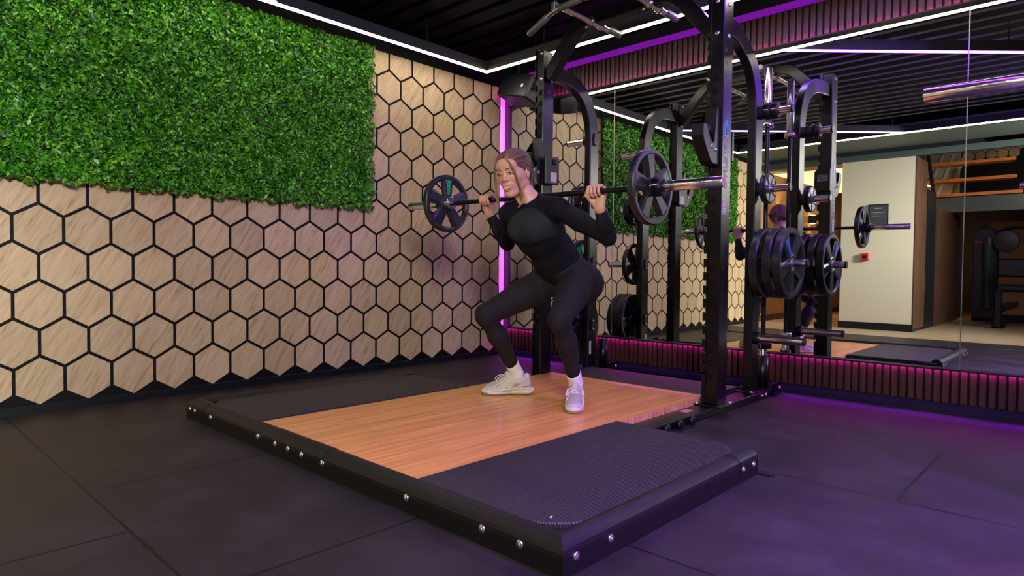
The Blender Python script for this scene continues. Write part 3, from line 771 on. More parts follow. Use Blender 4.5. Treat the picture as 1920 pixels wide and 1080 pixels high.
for x_ in (1.735,2.165): MB().box((x_,-1.36,2.405),(.03,.04,.05),.004).build('bar_bracket',M['zinc'],rk)
# markings ---------------------------------------------------------
RX=Matrix.Rotation(PI/2,3,'X')                       # text facing -y
RXX=Matrix.Rotation(PI/2,3,'Z')@RX                    # text facing +x, reading along +y
def rot_on_x(angle): return Matrix.Rotation(PI/2,3,'Z')@Matrix.Rotation(PI/2,3,'X')@Matrix.Rotation(angle,3,'Z')
for s in ('l','r'):
    x=XF[s]+.0492
    if s=='r': text('brand_lettering','NAUTILUS',.064,(x+.0003,-.945,1.427),rot_on_x(-PI/2),M['letter_ink'],rk,bold=.0010)
    # blue shell emblem
    em=MB()
    if s=='r':
        for k in range(7):
            a0=math.radians(200-k*38); r0=.034*(1-k*.09)
            c0=(-.942+.012*math.cos(a0),1.612+.030*math.sin(a0))
            em.prism([(c0[0]+r0*.42*math.cos(t*PI/4)*(.9),c0[1]+r0*.85*math.sin(t*PI/4)) for t in range(8)],FX,(x+.0004*k,0,0),.0006)
        em.build('shell_emblem',mat('blue_emblem',(.05,.28,.62),.4),rk)
    else: pass
    n=20
    zz=2.045
    while n>0:
        text('hole_number',str(n),.030,(x,-.955,zz),rot_on_x(0),M['grey_ink'],rk,ext=.0004); n-=1; zz-=.0762*1.0
def label(par,c,w_,h_,ax='x'):
    """white warning sticker with orange stripes"""
    if ax=='x':
        a=MB().box(c,(.001,w_,h_)).build('warning_sticker',M['sticker'],par)
        b=MB()
        for k in (-.38,-.02,.30): b.box((c[0]+.0007,c[1],c[2]+k*h_),(.0006,w_*.9,h_*.09))
        b.build('sticker_stripe',M['sticker_o'],a)
        b=MB()
        for k in (-.25,-.18,.10,.18,.42): b.box((c[0]+.0007,c[1]-.004,c[2]+k*h_),(.0006,w_*.6,h_*.025))
        b.build('sticker_text',M['grey_ink'],a)
label(rk,(2.6464,-.950,1.173),.034,.09)
MB().box((1.3286,-.40,.215),(.001,.022,.10)).build('serial_sticker',M['white_ink'],rk)
tb=MB(); 
for k in range(9): tb.box((1.3294,-.40,.172+k*.0105),(.0006,.016,.0035))
tb.build('serial_text',M['grey_ink'],rk)
MB().box((2.575,-1.21,.0467),(.05,.075,.0012)).build('floor_tag',M['pink_tag'],rk)

# J-hooks ----------------------------------------------------------
def jhook(name,s,z,label_):
    """big sandwich J-cup clipped over a front upright; z = height of the saddle"""
    x=XF[s]; r=thing(name,label_,'bar hook',(x,-.93,z-.25),'bar hooks on the front uprights')
    prof=[(0.065,-.132),(.065,.0),(.065,.165),(.050,.190),(.032,.185),(.004,.020),(-.008,-.008),(-.024,-.018),(-.040,-.010),(-.056,.030),(-.062,.070),(-.082,.078),(-.125,.072),(-.128,.012),(-.112,-.025),(-.035,-.118),(.0,-.132)]
    # u along +y (front is -u)
    MB().prism([(-.99+p[0]-.065,z+p[1]) for p in prof],FX,(x-.034,0,0),.068,bev=.004).build('hook_body',M['plastic'],r)
    MB().prism([(-.99+p[0]-.060,z+p[1]*1.0) for p in prof[4:12]]+[(-.99-.066-.060,z+.060),(-.99-.040-.060,z-.022),(-.99-.008-.06,z-.030),(-.99+.024-.06,z+.185)],FX,(x-.036,0,0),.072).build('saddle_liner',M['urethane'],r)
    # side boxes hugging the post
    MB().box((x+(.0585 if s=='l' else -.0585),-.928,z-.03),(.018,.150,.19),.004).build('side_cheek',M['plastic'],r)
    MB().box((x,-.855,z-.01),(.104,.030,.175),.006).build('rear_box',M['powder'],r)
    bolts(r,[((x+.034,-1.035,z-.050),.011,'x'),((x+.034,-1.080,z-.038),.013,'x'),((x-.034,-1.055,z-.042),.013,'-x')])
    pr=MB()
    return r,x,z
r,x,z=jhook('bar_hook','r',1.53,'black bar hook with cupped saddle, clipped high on the post nearer the lettering')
for i,(t_) in enumerate(('SL','SU','SO')): text('small_print',t_,.020,(x,-.9885,z+.045-.07*i),RX@Matrix.Rotation(-PI/2,3,'Z'),M['grey_ink'],r,ext=.0004)
r2,x2,z2=jhook('bar_hook.001','l',1.53,'black bar hook behind the lifter, with a red and white warning sticker')
for i,(t_) in enumerate(('NON','FRONT','PUSH')): text('small_print',t_,.018,(x2+.02,-.9885,z2+.045-.08*i),RX@Matrix.Rotation(-PI/2,3,'Z'),M['white_ink'],r2,ext=.0004)
label(r2,(x2+.068,-.915,z2-.075),.062,.068)
MB().lathe([(.0,0),(.020,0),(.020,.004),(0,.004)],(x2+.0675,-.915,z2+.03),'x',seg=20).build('round_hole',M['black_wall'],r2)
# label on back of the right-hand hook (seen in the mirror)
a=MB().box((x,-.8342,z+.005),(.075,.0012,.050)).build('product_label',mat('grey_label',(.42,.45,.42),.5),r)
b=MB().box((x,-.8333,z+.020),(.06,.0008,.007))
for k in range(5): b.box((x-.022+.011*k,-.8333,z-.004+.004*(k%2)),(.006,.0008,.012+.003*(k%3)),0,Matrix.Rotation(.3*(k-2),3,'Y'))
b.build('label_writing',M['skirt'],a)

# ------------------------------------------------------------------ plates
def plate_meshes(R,T,insert):
    """axis along local x; five-spoke grip plate with insert panel"""
    out={}
    b=MB()
    lob=lambda a: 1+.008*math.cos(5*a)
    ro,ri=R,R*.815
    b.lathe([(ri,-T*.28),(ri+.006,-T*.5+.004),(ri+.012,-T*.5),(ro-.006,-T*.5),(ro,-T*.5+.006),(ro,T*.5-.006),(ro-.006,T*.5),(ri+.012,T*.5),(ri+.006,T*.5-.004),(ri,T*.28)],(0,0,0),'x',seg=72,closed=True,lobe=lob,smooth=False)
    b.lathe([(.0265,-T*.5),(R*.24,-T*.5),(R*.31,-T*.36),(R*.31,T*.36),(R*.24,T*.5),(.0265,T*.5)],(0,0,0),'x',seg=36,closed=True)
    for k in range(5):
        a=PI/2+2*PI*k/5
        rot=Matrix.Rotation(a,3,'X')
        r0,r1=R*.19,R*.85; w0,w1=R*.155,R*.245
        V=[]
        for (rr,ww) in ((r0,w0),(r1,w1)):
            for sx in (-1,1):
                V+= [(sx*T*.30,rr,-ww),(sx*T*.47,rr,-ww*.62),(sx*T*.47,rr,ww*.62),(sx*T*.30,rr,ww)]
        F=[(0,1,9,8),(1,2,10,9),(2,3,11,10),(4,12,13,5),(5,13,14,6),(6,14,15,7),(0,8,12,4),(3,7,15,11),(0,4,5,1),(1,5,6,2),(2,6,7,3)]
        b.add([tuple(rot@Vector((v[0],v[1],v[2]))) for v in V],F)
    if R<.1: b.lathe([(.0265,-T*.30),(R*.9,-T*.30),(R*.9,T*.30),(.0265,T*.30)],(0,0,0),'x',seg=40,closed=True,smooth=False)
    out['body']=b.mesh('plate_body')
    ins=MB(); rot=Matrix.Rotation(PI/2,3,'X')
    for sx in (-1,1):
        x_=sx*(T*.47+.0008); V=[(x_,R*.30,-R*.045),(x_,R*.30,R*.045),(x_,R*.80,R*.118),(x_,R*.80,-R*.118)]
        V2=[(x_+sx*.0012,v[1],v[2]) for v in V]
        ins.add([tuple(rot@Vector(v)) for v in V+V2],[(0,1,2,3),(4,5,6,7),(0,1,5,4),(1,2,6,5),(2,3,7,6),(3,0,4,7)])
    out['ins']=ins.mesh('plate_insert')
    hub=MB()
    for sx in (-1,1):
        hub.lathe([(.0255,sx*T*.40),(.034,sx*T*.40),(.034,sx*(T*.5+.0015)),(.0255,sx*(T*.5+.0015))],(0,0,0),'x',seg=28,closed=True)
    out['hub']=hub.mesh('plate_hub_ring')
    tx=MB()
    for sx in (-1,1):
        for (am) in (18,126,234,306):
            for k in range(6):
                a=math.radians(am-7+2.6*k); rr=R*.905
                c=Vector((sx*(T*.5+.0005),rr*math.cos(a),rr*math.sin(a)))
                tx.box(c,(.0008,.004,.011),0,Matrix.Rotation(a,3,'X'))
    out['txt']=tx.mesh('plate_raised_marks')
    for k,m in (('body',M['urethane']),('ins',insert),('hub',M['steel']),('txt',M['grey_ink'])):
        me=out[k]
        bm=bmesh.new(); bm.from_mesh(me); bmesh.ops.recalc_face_normals(bm,faces=bm.faces); bm.to_mesh(me); bm.free()
        me.materials.append(m)
    return out
PL={'10':plate_meshes(.180,.036,M['green_ins']),'20':plate_meshes(.218,.050,M['blue_ins']),'1':plate_meshes(.094,.020,M['urethane']),'5':plate_meshes(.135,.028,M['red_ins'])}
NP=[0]
def plate(kind,loc,ang,label_,group=None,par=None):
    r=thing('weight_plate',label_,'weight plate',loc,group)
    r.rotation_euler=(ang,0,0)
    for k,nm in (('body','plate_body'),('ins','color_insert'),('hub','hub_ring'),('txt','raised_marks')):
        if kind=='1' and k=='txt': continue
        o=bpy.data.objects.new(nm,PL[kind][k]); COL.objects.link(o); o.parent=r
    return r
# barbell on the shoulders
zl,zr=1.222,1.198
BX0,BX1=.810,3.010
def bz(x): return zl+(zr-zl)*(x-BX0)/(BX1-BX0)
BY=-1.73
bb=thing('barbell','black-shafted barbell with chrome sleeves resting across the lifter\'s shoulders','barbell',(1.91,BY,1.21))
def P3(x): return Vector((x,BY,bz(x)))
MB().cyl(P3(1.23),P3(2.60),.0142,20).build('shaft',M['barshaft'],bb)
for s,xa_,xb2 in (('l',1.222,BX0),('r',2.602,BX1)):
    MB().cyl(P3(xa_-(.03 if s=='l' else -.03)),P3(xb2),.0249,28,bev=.0015).build('sleeve',M['chrome'],bb)
    sg=1 if s=='r' else -1
    MB().cyl(P3(xa_-sg*.012),P3(xa_+sg*.022),.0375,30,bev=.003).build('inner_collar',M['chrome'],bb)
    MB().cyl(P3(xb2-sg*.001),P3(xb2+sg*.0015),.019,24).build('end_disc',M['pink_tag'] if s=='r' else M['steel'],bb)
rings=MB()
for x_ in (1.60,2.27,1.66,1.72):
    for k in range(3): rings.cyl(P3(x_+.006*k),P3(x_+.006*k+.002),.0147,16)
rings.build('knurl_mark',mat('worn_knurl',(.12,.11,.10),.4,.7),bb)
plate('10',P3(1.178),.0,'black spoked plate with green insert, on the bar end by the hexagon wall','plates loaded on the barbell')
plate('10',P3(2.646),math.radians(-62),'black spoked plate with green insert, on the bar end beside the lettered post','plates loaded on the barbell')
def clamp(name,c,ax,label_,m=None,seg=24):
    """plastic lever clamp collar around a sleeve"""
    r=thing(name,label_,'bar clamp',c)
    cx,cy,cz=c
    MB().lathe([(.0255,-.021),(.040,-.021),(.044,-.016),(.044,.016),(.040,.021),(.0255,.021)],c,'x',seg=seg,closed=True).build('clamp_ring',M['plastic'],r)
    MB().box((cx,cy-.020,cz+.040),(.034,.055,.014),.004,Matrix.Rotation(.5,3,'X')).build('lever',M['plastic'],r)
    MB().box((cx+.006,cy+.010,cz+.046),(.020,.022,.010),.003).build('hinge_button',M['red_ins'],r)
    MB().box((cx,cy-.0455,cz+.004),(.026,.003,.004)).build('print_line',M['white_ink'],r)
    rg=MB()
    for k in range(9):
        a=math.radians(200+k*18); rg.box((cx,cy+.044*math.cos(a),cz+.044*math.sin(a)),(.036,.004,.004),0,Matrix.Rotation(a,3,'X'))
    rg.build('grip_ribs',M['plastic'],r)
clamp('bar_clamp',tuple(P3(2.692)),'x','black lever clamp with red button, locking the plate beside the lettered post')
clamp('bar_clamp.001',tuple(P3(1.136)),'x','black lever clamp on the bar end by the hexagon wall')
clamp('bar_clamp.002',(2.655,-.376,1.805),'x','black lever clamp stored innermost on the top peg beside the vertical bar')
clamp('bar_clamp.003',(2.702,-.376,1.805),'x','black lever clamp stored outermost on the top peg beside the vertical bar')
# stored plates, mirror side of the rack
hy=-.376
G='plates stored on the rack pegs'
ring_r=2.602
plate('20',(2.660,hy,.862),.3,'large black plate pushed against the post, innermost of the big stack',G)
plate('20',(2.738,hy,.862),1.0,'large black plate in the middle of the big stack',G)
plate('20',(2.800,hy,.862),math.radians(36),'large black spoked plate with blue insert, outermost of the big stack',G)
plate('1',(2.650,hy,1.328),0,'small black plate on the peg above the big stack, tight to the post',G)
plate('1',(2.672,hy,1.328),.6,'small black plate on the peg above the big stack, outer one',G)
lx=1.272
plate('10',(1.222,hy,.862),.5,'black spoked plate on the middle far peg, with green insert',G)
plate('5',(1.220,hy,1.328),.2,'mid-size black plate on the upper far peg, inner one',G)
plate('5',(1.190,hy,1.328),.9,'mid-size black plate on the upper far peg, outer one',G)
plate('20',(1.212,hy,.388),.8,'large black plate low on the far post, inner one',G)
plate('20',(1.160,hy,.388),.2,'large black plate low on the far post, middle one',G)
plate('20',(1.108,hy,.388),1.2,'large black plate low on the far post, outer one',G)
# stored upright barbell
vb=thing('barbell.001','barbell stored upright in the tube behind the plate pegs, chrome sleeve up','barbell',(2.580,-.197,.03))
vx,vy=2.580,-.197
MB().cyl((vx,vy,.03),(vx,vy,.375),.0247,26,bev=.0015).build('sleeve',M['chrome'],vb)
MB().lathe([(.030,0),(.0385,.002),(.0385,.030),(.030,.032)],(vx,vy,.355),seg=28).build('inner_collar',M['chrome'],vb)
MB().cyl((vx,vy,.38),(vx,vy,1.76),.0142,20).build('shaft',M['barshaft'],vb)
MB().lathe([(.030,0),(.0385,.002),(.0385,.030),(.030,.032)],(vx,vy,1.745),seg=28).build('inner_collar',M['chrome'],vb)
MB().cyl((vx,vy,1.77),(vx,vy,2.135),.0247,26,bev=.0015).build('sleeve',M['chrome'],vb)
clamp('bar_clamp.004',(0,0,0),'x','black lever clamp round the lower sleeve of the upright barbell') 
o=bpy.data.objects['bar_clamp.004']; o.rotation_euler=(0,PI/2,0); o.location=(vx,vy,.325)

# second barbell poking into view, held on a simple pair of stands out to the right
b3=thing('barbell.002','chrome end of another barbell reaching in at the upper edge of the mirror','barbell',(4.8,-1.61,1.46))
bx0,by3,bz3=3.725,-1.611,1.462
MB().cyl((bx0,by3,bz3),(bx0+.415,by3,bz3),.0265,30,bev=.0015).build('sleeve',M['chrome'],b3)
MB().cyl((bx0+1.785,by3,bz3),(bx0+2.2,by3,bz3),.0265,30,bev=.0015).build('sleeve',M['chrome'],b3)
MB().cyl((bx0+.40,by3,bz3),(bx0+1.80,by3,bz3),.0142,18).build('shaft',M['barshaft'],b3)
MB().cyl((bx0+.41,by3,bz3),(bx0+.445,by3,bz3),.038,24).build('inner_collar',M['chrome'],b3)
MB().cyl((bx0+1.755,by3,bz3),(bx0+1.79,by3,bz3),.038,24).build('inner_collar',M['chrome'],b3)
for i,xs in enumerate((bx0+.60,bx0+1.60)):
    st=thing('squat_stand' if i==0 else 'squat_stand.001','black squat stand out past the right edge carrying the other barbell','squat stand',(xs,by3,0),'squat stands')
    MB().box((xs,by3+.06,.72),(.06,.06,1.36),.004).build('post',M['powder'],st)
    MB().box((xs,by3+.05,.03),(.07,.7,.06),.006).build('foot_beam',M['powder'],st)
    MB().box((xs,by3+.035,1.425),(.06,.11,.035),.004).box((xs,by3-.035,1.445),(.06,.014,.07),.004).build('cup',M['plastic'],st)
# ================================================================== SDF sculpting (numpy surface nets)
class SDF:
    def __init__(s,lo,hi,h):
        s.lo=np.array(lo,float); s.h=h; s.n=np.ceil((np.array(hi)-s.lo)/h).astype(int)+1
        s.ax=[s.lo[i]+h*np.arange(s.n[i]) for i in range(3)]
        s.D=np.full(tuple(s.n),.08,np.float32)
    def block(s,lo,hi):
        a=[max(0,int(np.floor((lo[i]-s.lo[i])/s.h))) for i in range(3)]
        b=[min(s.n[i],int(np.ceil((hi[i]-s.lo[i])/s.h))+1) for i in range(3)]
        if any(a[i]>=b[i] for i in range(3)): return None
        sl=tuple(slice(a[i],b[i]) for i in range(3))
        X=s.ax[0][sl[0]][:,None,None].astype(np.float32); Y=s.ax[1][sl[1]][None,:,None].astype(np.float32); Z=s.ax[2][sl[2]][None,None,:].astype(np.float32)
        return sl,X,Y,Z
    def comb(s,sl,d,k,op):
        A=s.D[sl]
        if op=='u':
            if k>0: h=np.clip(.5+.5*(A-d)/k,0,1); s.D[sl]=A+(d-A)*h-k*h*(1-h)
            else: s.D[sl]=np.minimum(A,d)
        else:
            if k>0: h=np.clip(.5-.5*(A+d)/k,0,1); s.D[sl]=A+(-d-A)*h+k*h*(1-h)
            else: s.D[sl]=np.maximum(A,-d)
    def cap(s,a,b,ra,rb=None,k=.015,op='u',squash=None):
        """tapered capsule; squash=(axis vector, factor): flatten along that axis"""
        a=np.array(a,float); b=np.array(b,float); rb=ra if rb is None else rb
        R=max(ra,rb)+k+.012
        bl=s.block(np.minimum(a,b)-R,np.maximum(a,b)+R)
        if bl is None: return s
        sl,X,Y,Z=bl; d=b-a; L2=max(float(d@d),1e-9)
        px,py,pz=X-a[0],Y-a[1],Z-a[2]
        t=np.clip((px*d[0]+py*d[1]+pz*d[2])/L2,0,1)
        qx,qy,qz=px-t*d[0],py-t*d[1],pz-t*d[2]
        if squash is not None:
            ax=np.array(squash[0],float); ax/=np.linalg.norm(ax); f=squash[1]
            c=(qx*ax[0]+qy*ax[1]+qz*ax[2])*(1/f-1)
            qx,qy,qz=qx+c*ax[0],qy+c*ax[1],qz+c*ax[2]
        dist=np.sqrt(qx*qx+qy*qy+qz*qz)-(ra+(rb-ra)*t)
        s.comb(sl,dist.astype(np.float32),k,op); return s
    def ell(s,c,r,R=None,k=.015,op='u'):
        c=np.array(c,float); r=np.array(r,float); rm=float(max(r))+k+.012
        bl=s.block(c-rm,c+rm)
        if bl is None: return s
        sl,X,Y,Z=bl; X,Y,Z=X-c[0],Y-c[1],Z-c[2]
        if R is not None:
            R=np.array(R,float)   # columns = local axes in world
            X,Y,Z=(R[0,0]*X+R[1,0]*Y+R[2,0]*Z, R[0,1]*X+R[1,1]*Y+R[2,1]*Z, R[0,2]*X+R[1,2]*Y+R[2,2]*Z)
        k0=np.sqrt((X/r[0])**2+(Y/r[1])**2+(Z/r[2])**2)+1e-9
        k1=np.sqrt((X/r[0]**2)**2+(Y/r[1]**2)**2+(Z/r[2]**2)**2)+1e-9
        s.comb(sl,(k0*(k0-1)/k1).astype(np.float32),k,op); return s
    def at(s,p):
        i=[int(round((p[k]-s.lo[k])/s.h)) for k in range(3)]
        if any(i[k]<0 or i[k]>=s.n[k] for k in range(3)): return .05
        return float(s.D[i[0],i[1],i[2]])
    def outer(s,c,p,off=.0008,reach=.16):
        """outermost surface point on the ray from c through p"""
        c=np.array(c,float); d=np.array(p,float)-c; d/=np.linalg.norm(d); t=reach
        while t>0:
            if s.at(c+d*t)<0: break
            t-=.0012
        return Vector(c+d*(t+.0010+off))
    def plane(s,p,n,k=0.0):
        """remove everything on the +n side"""
        p=np.array(p,float); n=np.array(n,float); n/=np.linalg.norm(n)
        X=s.ax[0][:,None,None]; Y=s.ax[1][None,:,None]; Z=s.ax[2][None,None,:]
        d=((X-p[0])*n[0]+(Y-p[1])*n[1]+(Z-p[2])*n[2]).astype(np.float32)
        s.D=np.maximum(s.D,d); return s
    def mesh(s,disp=None):
        D=s.D
        if disp is not None:
            X=s.ax[0][:,None,None]; Y=s.ax[1][None,:,None]; Z=s.ax[2][None,None,:]
            near=np.abs(D)<.02
            D=np.where(near,D+disp(X,Y,Z),D)
        D=np.pad(D,1,constant_values=.05); lo=s.lo-s.h
        ins=D<0; nx,ny,nz=[q-1 for q in D.shape]
        c=ins[:-1,:-1,:-1].astype(np.int8).copy()
        for (i,j,k) in ((1,0,0),(0,1,0),(0,0,1),(1,1,0),(1,0,1),(0,1,1),(1,1,1)):
            c+=ins[i:i+nx,j:j+ny,k:k+nz]
        act=np.argwhere((c>0)&(c<8)); ids=np.full((nx,ny,nz),-1,np.int32); ids[act[:,0],act[:,1],act[:,2]]=np.arange(len(act))
        P=np.zeros((len(act),3)); W=np.zeros(len(act))
        cs=[(i,j,k) for i in (0,1) for j in (0,1) for k in (0,1)]
        vals={o:D[act[:,0]+o[0],act[:,1]+o[1],act[:,2]+o[2]] for o in cs}
        for a in cs:
            for ax in range(3):
                if a[ax]==0:
                    b=list(a); b[ax]=1; b=tuple(b); va,vb=vals[a],vals[b]
                    m=(va<0)!=(vb<0); t=np.where(m,va/np.where(m,va-vb,1),0)
                    q=np.array(a,float)[None,:]+np.zeros((len(act),3)); q[:,ax]+=t
                    P+=q*m[:,None]; W+=m
        P=P/W[:,None]+act; P=lo+P*s.h
        F=[]
        for ax in range(3):
            o1,o2=[i for i in range(3) if i!=ax]
            sl0=[slice(1,-1)]*3; sl1=[slice(1,-1)]*3
            sl0[ax]=slice(0,-1); sl1[ax]=slice(1,None)
            A=ins[tuple(sl0)]; B=ins[tuple(sl1)]
            e=np.argwhere(A!=B)
            if not len(e): continue
            sA=A[e[:,0],e[:,1],e[:,2]]
            base=e.copy(); base[:,o1]+=1; base[:,o2]+=1
            def g(d1,d2):
                q=base.copy(); q[:,o1]-=d1; q[:,o2]-=d2; return ids[q[:,0],q[:,1],q[:,2]]
            quad=np.stack([g(1,1),g(0,1),g(0,0),g(1,0)],1)
            flip=sA if ax!=1 else ~sA
            quad[~flip]=quad[~flip][:,::-1]
            F.append(quad)
        F=np.concatenate(F); F=F[(F>=0).all(1)]
        return P,F
def np_mesh(name,parts,mats,color=None):
    V=[];Fs=[];MI=[];b=0
    for P,F,mi in parts: V.append(P); Fs.append(F+b); MI.append(np.full(len(F),mi)); b+=len(P)
    V=np.concatenate(V).astype(np.float32); F=np.concatenate(Fs).astype(np.int32); MI=np.concatenate(MI)
    me=bpy.data.meshes.new(name); me.vertices.add(len(V)); me.vertices.foreach_set('co',V.ravel())
    me.loops.add(4*len(F)); me.polygons.add(len(F)); me.loops.foreach_set('vertex_index',F.ravel())
    me.polygons.foreach_set('loop_start',np.arange(len(F))*4); me.polygons.foreach_set('loop_total',np.full(len(F),4))
    me.polygons.foreach_set('material_index',MI.astype(np.int32)); me.polygons.foreach_set('use_smooth',np.ones(len(F),bool))
    if color is not None:
        at=me.color_attributes.new('tone','FLOAT_COLOR','POINT'); at.data.foreach_set('color',np.concatenate([color,np.ones((len(V),1))],1).astype(np.float32).ravel())
    me.update(); me.validate()
    for m in mats: me.materials.append(m)
    return me
def smoothstep(a,b,x): t=np.clip((x-a)/(b-a),0,1); return t*t*(3-2*t)

# ------------------------------------------------------------------ materials of the person
def attr_mat(name,rough,sss=0,**kw):
    m=mat(name,rough=rough,sss=sss,**kw); a=N(m,'ShaderNodeAttribute'); a.attribute_name='tone'; L(m,a.outputs['Color'],BS(m).inputs['Base Color']); return m
M['skin']=attr_mat('skin',.46,.12)
n_=N(M['skin'],'ShaderNodeTexNoise'); n_.inputs['Scale'].default_value=420; bump(M['skin'],n_.outputs[0],.08,.0003)
def knit(name,base,scale,rough=.8,amt=.4):
    m=attr_mat(name,rough,spec=.25); mp=coords(m); w1=N(m,'ShaderNodeTexWave',wave_type='BANDS',bands_direction='Z'); w1.inputs['Scale'].default_value=scale; w1.inputs['Distortion'].default_value=.6; L(m,mp.outputs[0],w1.inputs['Vector'])
    nn=N(m,'ShaderNodeTexNoise'); nn.inputs['Scale'].default_value=600; L(m,mp.outputs[0],nn.inputs['Vector'])
    a=N(m,'ShaderNodeMath',operation='MULTIPLY_ADD'); L(m,w1.outputs['Fac'],a.inputs[0]); a.inputs[1].default_value=.8; L(m,nn.outputs[0],a.inputs[2]); bump(m,a.outputs[0],amt,.0012); return m
M['top']=knit('navy_ribbed_top',(.01,.012,.02),110,.85,.3)
M['legging']=knit('charcoal_legging',(.012,.012,.012),150,.78,.25)
M['sock']=noisy('white_sock',(.80,.80,.78),.8,160,.5,.0012)
M['shoe']=attr_mat('sneaker_upper',.55); 
n_=N(M['shoe'],'ShaderNodeTexVoronoi'); n_.inputs['Scale'].default_value=420; bump(M['shoe'],n_.outputs[0],.25,.0006)
M['sole']=mat('sneaker_sole',(.66,.61,.50),.5)
M['outsole']=mat('sneaker_outsole',(.30,.37,.31),.5)
M['lace']=mat('shoe_lace',(.74,.71,.64),.7)
M['eyewhite']=mat('eye_white',(.34,.30,.28),.25); M['iris']=mat('dark_iris',(.035,.018,.010),.15); M['teeth']=mat('teeth',(.80,.77,.70),.25)
M['mouth']=mat('mouth_inside',(.10,.012,.014),.5); M['lash']=mat('dark_lash',(.012,.007,.006),.6)
M['gold']=mat('gold_earring',(.75,.48,.22),.25,1)
def hairm():
    m=mat('brown_hair',rough=.42,spec=.4); a=N(m,'ShaderNodeAttribute'); a.attribute_name='tone'; tc=N(m,'ShaderNodeTexCoord')
    L(m,a.outputs['Color'],BS(m).inputs['Base Color']); return m
M['hair']=hairm()
M['strand']=mat('light_brown_strand',(.30,.165,.085),.42)
M['strand2']=mat('blonde_strand',(.50,.32,.17),.42)

# ------------------------------------------------------------------ skeleton (world coordinates)
A=lambda *p: np.array(p,float)
CX=1.94
hipL,hipR=A(2.035,-1.475,.765),A(1.85,-1.475,.765)
knL,knR=A(2.222,-1.875,.563),A(1.688,-1.875,.555)
anL,anR=A(2.150,-1.632,.175),A(1.712,-1.622,.175)
shL,shR=A(2.115,-1.772,1.130),A(1.780,-1.785,1.118)
elL,elR=A(2.322,-1.605,.978),A(1.610,-1.625,.962)
wrL,wrR=A(2.338,-1.705,1.120),A(1.548,-1.712,1.130)
def lerp(a,b,t): return a+(b-a)*t

def torso(S,g=0.0,k=.03):
    # pelvis, waist, ribcage, chest, shoulders; g = cloth offset
    S.ell((1.942,-1.455,.775),(.158+g,.118+g,.105+g),Rx(-38),k=k)
    S.cap((1.885,-1.425,.745),(1.99,-1.425,.745),.105+g,k=k)
    S.cap((1.872,-1.40,.735),(1.872,-1.395,.73),.105+g,k=k)          # buttocks
    S.cap((2.022,-1.40,.735),(2.022,-1.395,.73),.107+g,k=k)
    S.ell((1.942,-1.545,.850),(.118+g,.090+g,.13+g),Rx(-42),k=k*2)
    S.ell((1.942,-1.610,.915),(.120+g,.090+g,.13+g),Rx(-42),k=k*2)
    S.ell((1.942,-1.700,1.000),(.138+g,.100+g,.14+g),Rx(-40),k=k*2)
    S.ell((1.945,-1.765,1.070),(.155+g,.095+g,.095+g),Rx(-38),k=k*1.6)
    S.cap((1.888,-1.815,1.020),(1.886,-1.823,1.014),.056+g,k=k*2.2)     # bust
    S.cap((2.002,-1.815,1.020),(2.004,-1.823,1.014),.056+g,k=k*2.2)
    S.cap((1.83,-1.775,1.128),(2.06,-1.770,1.130),.055+g,k=k)          # shoulder girdle
    S.cap((1.90,-1.765,1.165),(1.82,-1.770,1.140),.044+g,.046+g,k=k*1.3)   # trapezius
    S.cap((1.98,-1.765,1.165),(2.07,-1.765,1.140),.044+g,.046+g,k=k*1.3)
def Rx(deg):
    a=math.radians(deg); c,s=math.cos(a),math.sin(a); return np.array([[1,0,0],[0,c,-s],[0,s,c]])
def arms(S,g=0.0,k=.02):
    for sh,el,wr in ((shL,elL,wrL),(shR,elR,wrR)):
        S.cap(sh,sh,.058+g,k=k*1.4)
        S.cap(lerp(sh,el,0),lerp(sh,el,.45),.054+g,.050+g,k=k)
        S.cap(lerp(sh,el,.45),el,.050+g,.038+g,k=k)
        S.cap(el,lerp(el,wr,.4),.040+g,.039+g,k=k)
        S.cap(lerp(el,wr,.4),wr,.039+g,.0265+g,k=k)
def legs(S,g=0.0,k=.025):
    for hp,kn,an,sg in ((hipL,knL,anL,1),(hipR,knR,anR,-1)):
        S.cap(hp,lerp(hp,kn,.45),.098+g,.084+g,k=k*1.5)
        S.cap(lerp(hp,kn,.30)+A(0,.01,-.02),lerp(hp,kn,.8)+A(0,.008,-.01),.082+g,.062+g,k=k)
        S.cap(lerp(hp,kn,.45),kn,.084+g,.056+g,k=k)
        S.cap(kn+A(0,-.004,.0),kn+A(0,-.004,-.02),.054+g,.052+g,k=k)
        d=an-kn; cf=lerp(kn,an,.30)+A(0,.022,0)
        S.cap(lerp(kn,an,.05),lerp(kn,an,.34),.050+g,.052+g,k=k)
        S.cap(cf,lerp(kn,an,.55)+A(0,.012,0),.046+g,.040+g,k=k)
        S.cap(lerp(kn,an,.34),lerp(kn,an,.72),.050+g,.036+g,k=k)
        S.cap(lerp(kn,an,.72),an,.036+g,.034+g,k=k)

person=thing('person','smiling woman in navy top and charcoal leggings squatting with a barbell on her shoulders','person',(1.94,-1.66,.075))

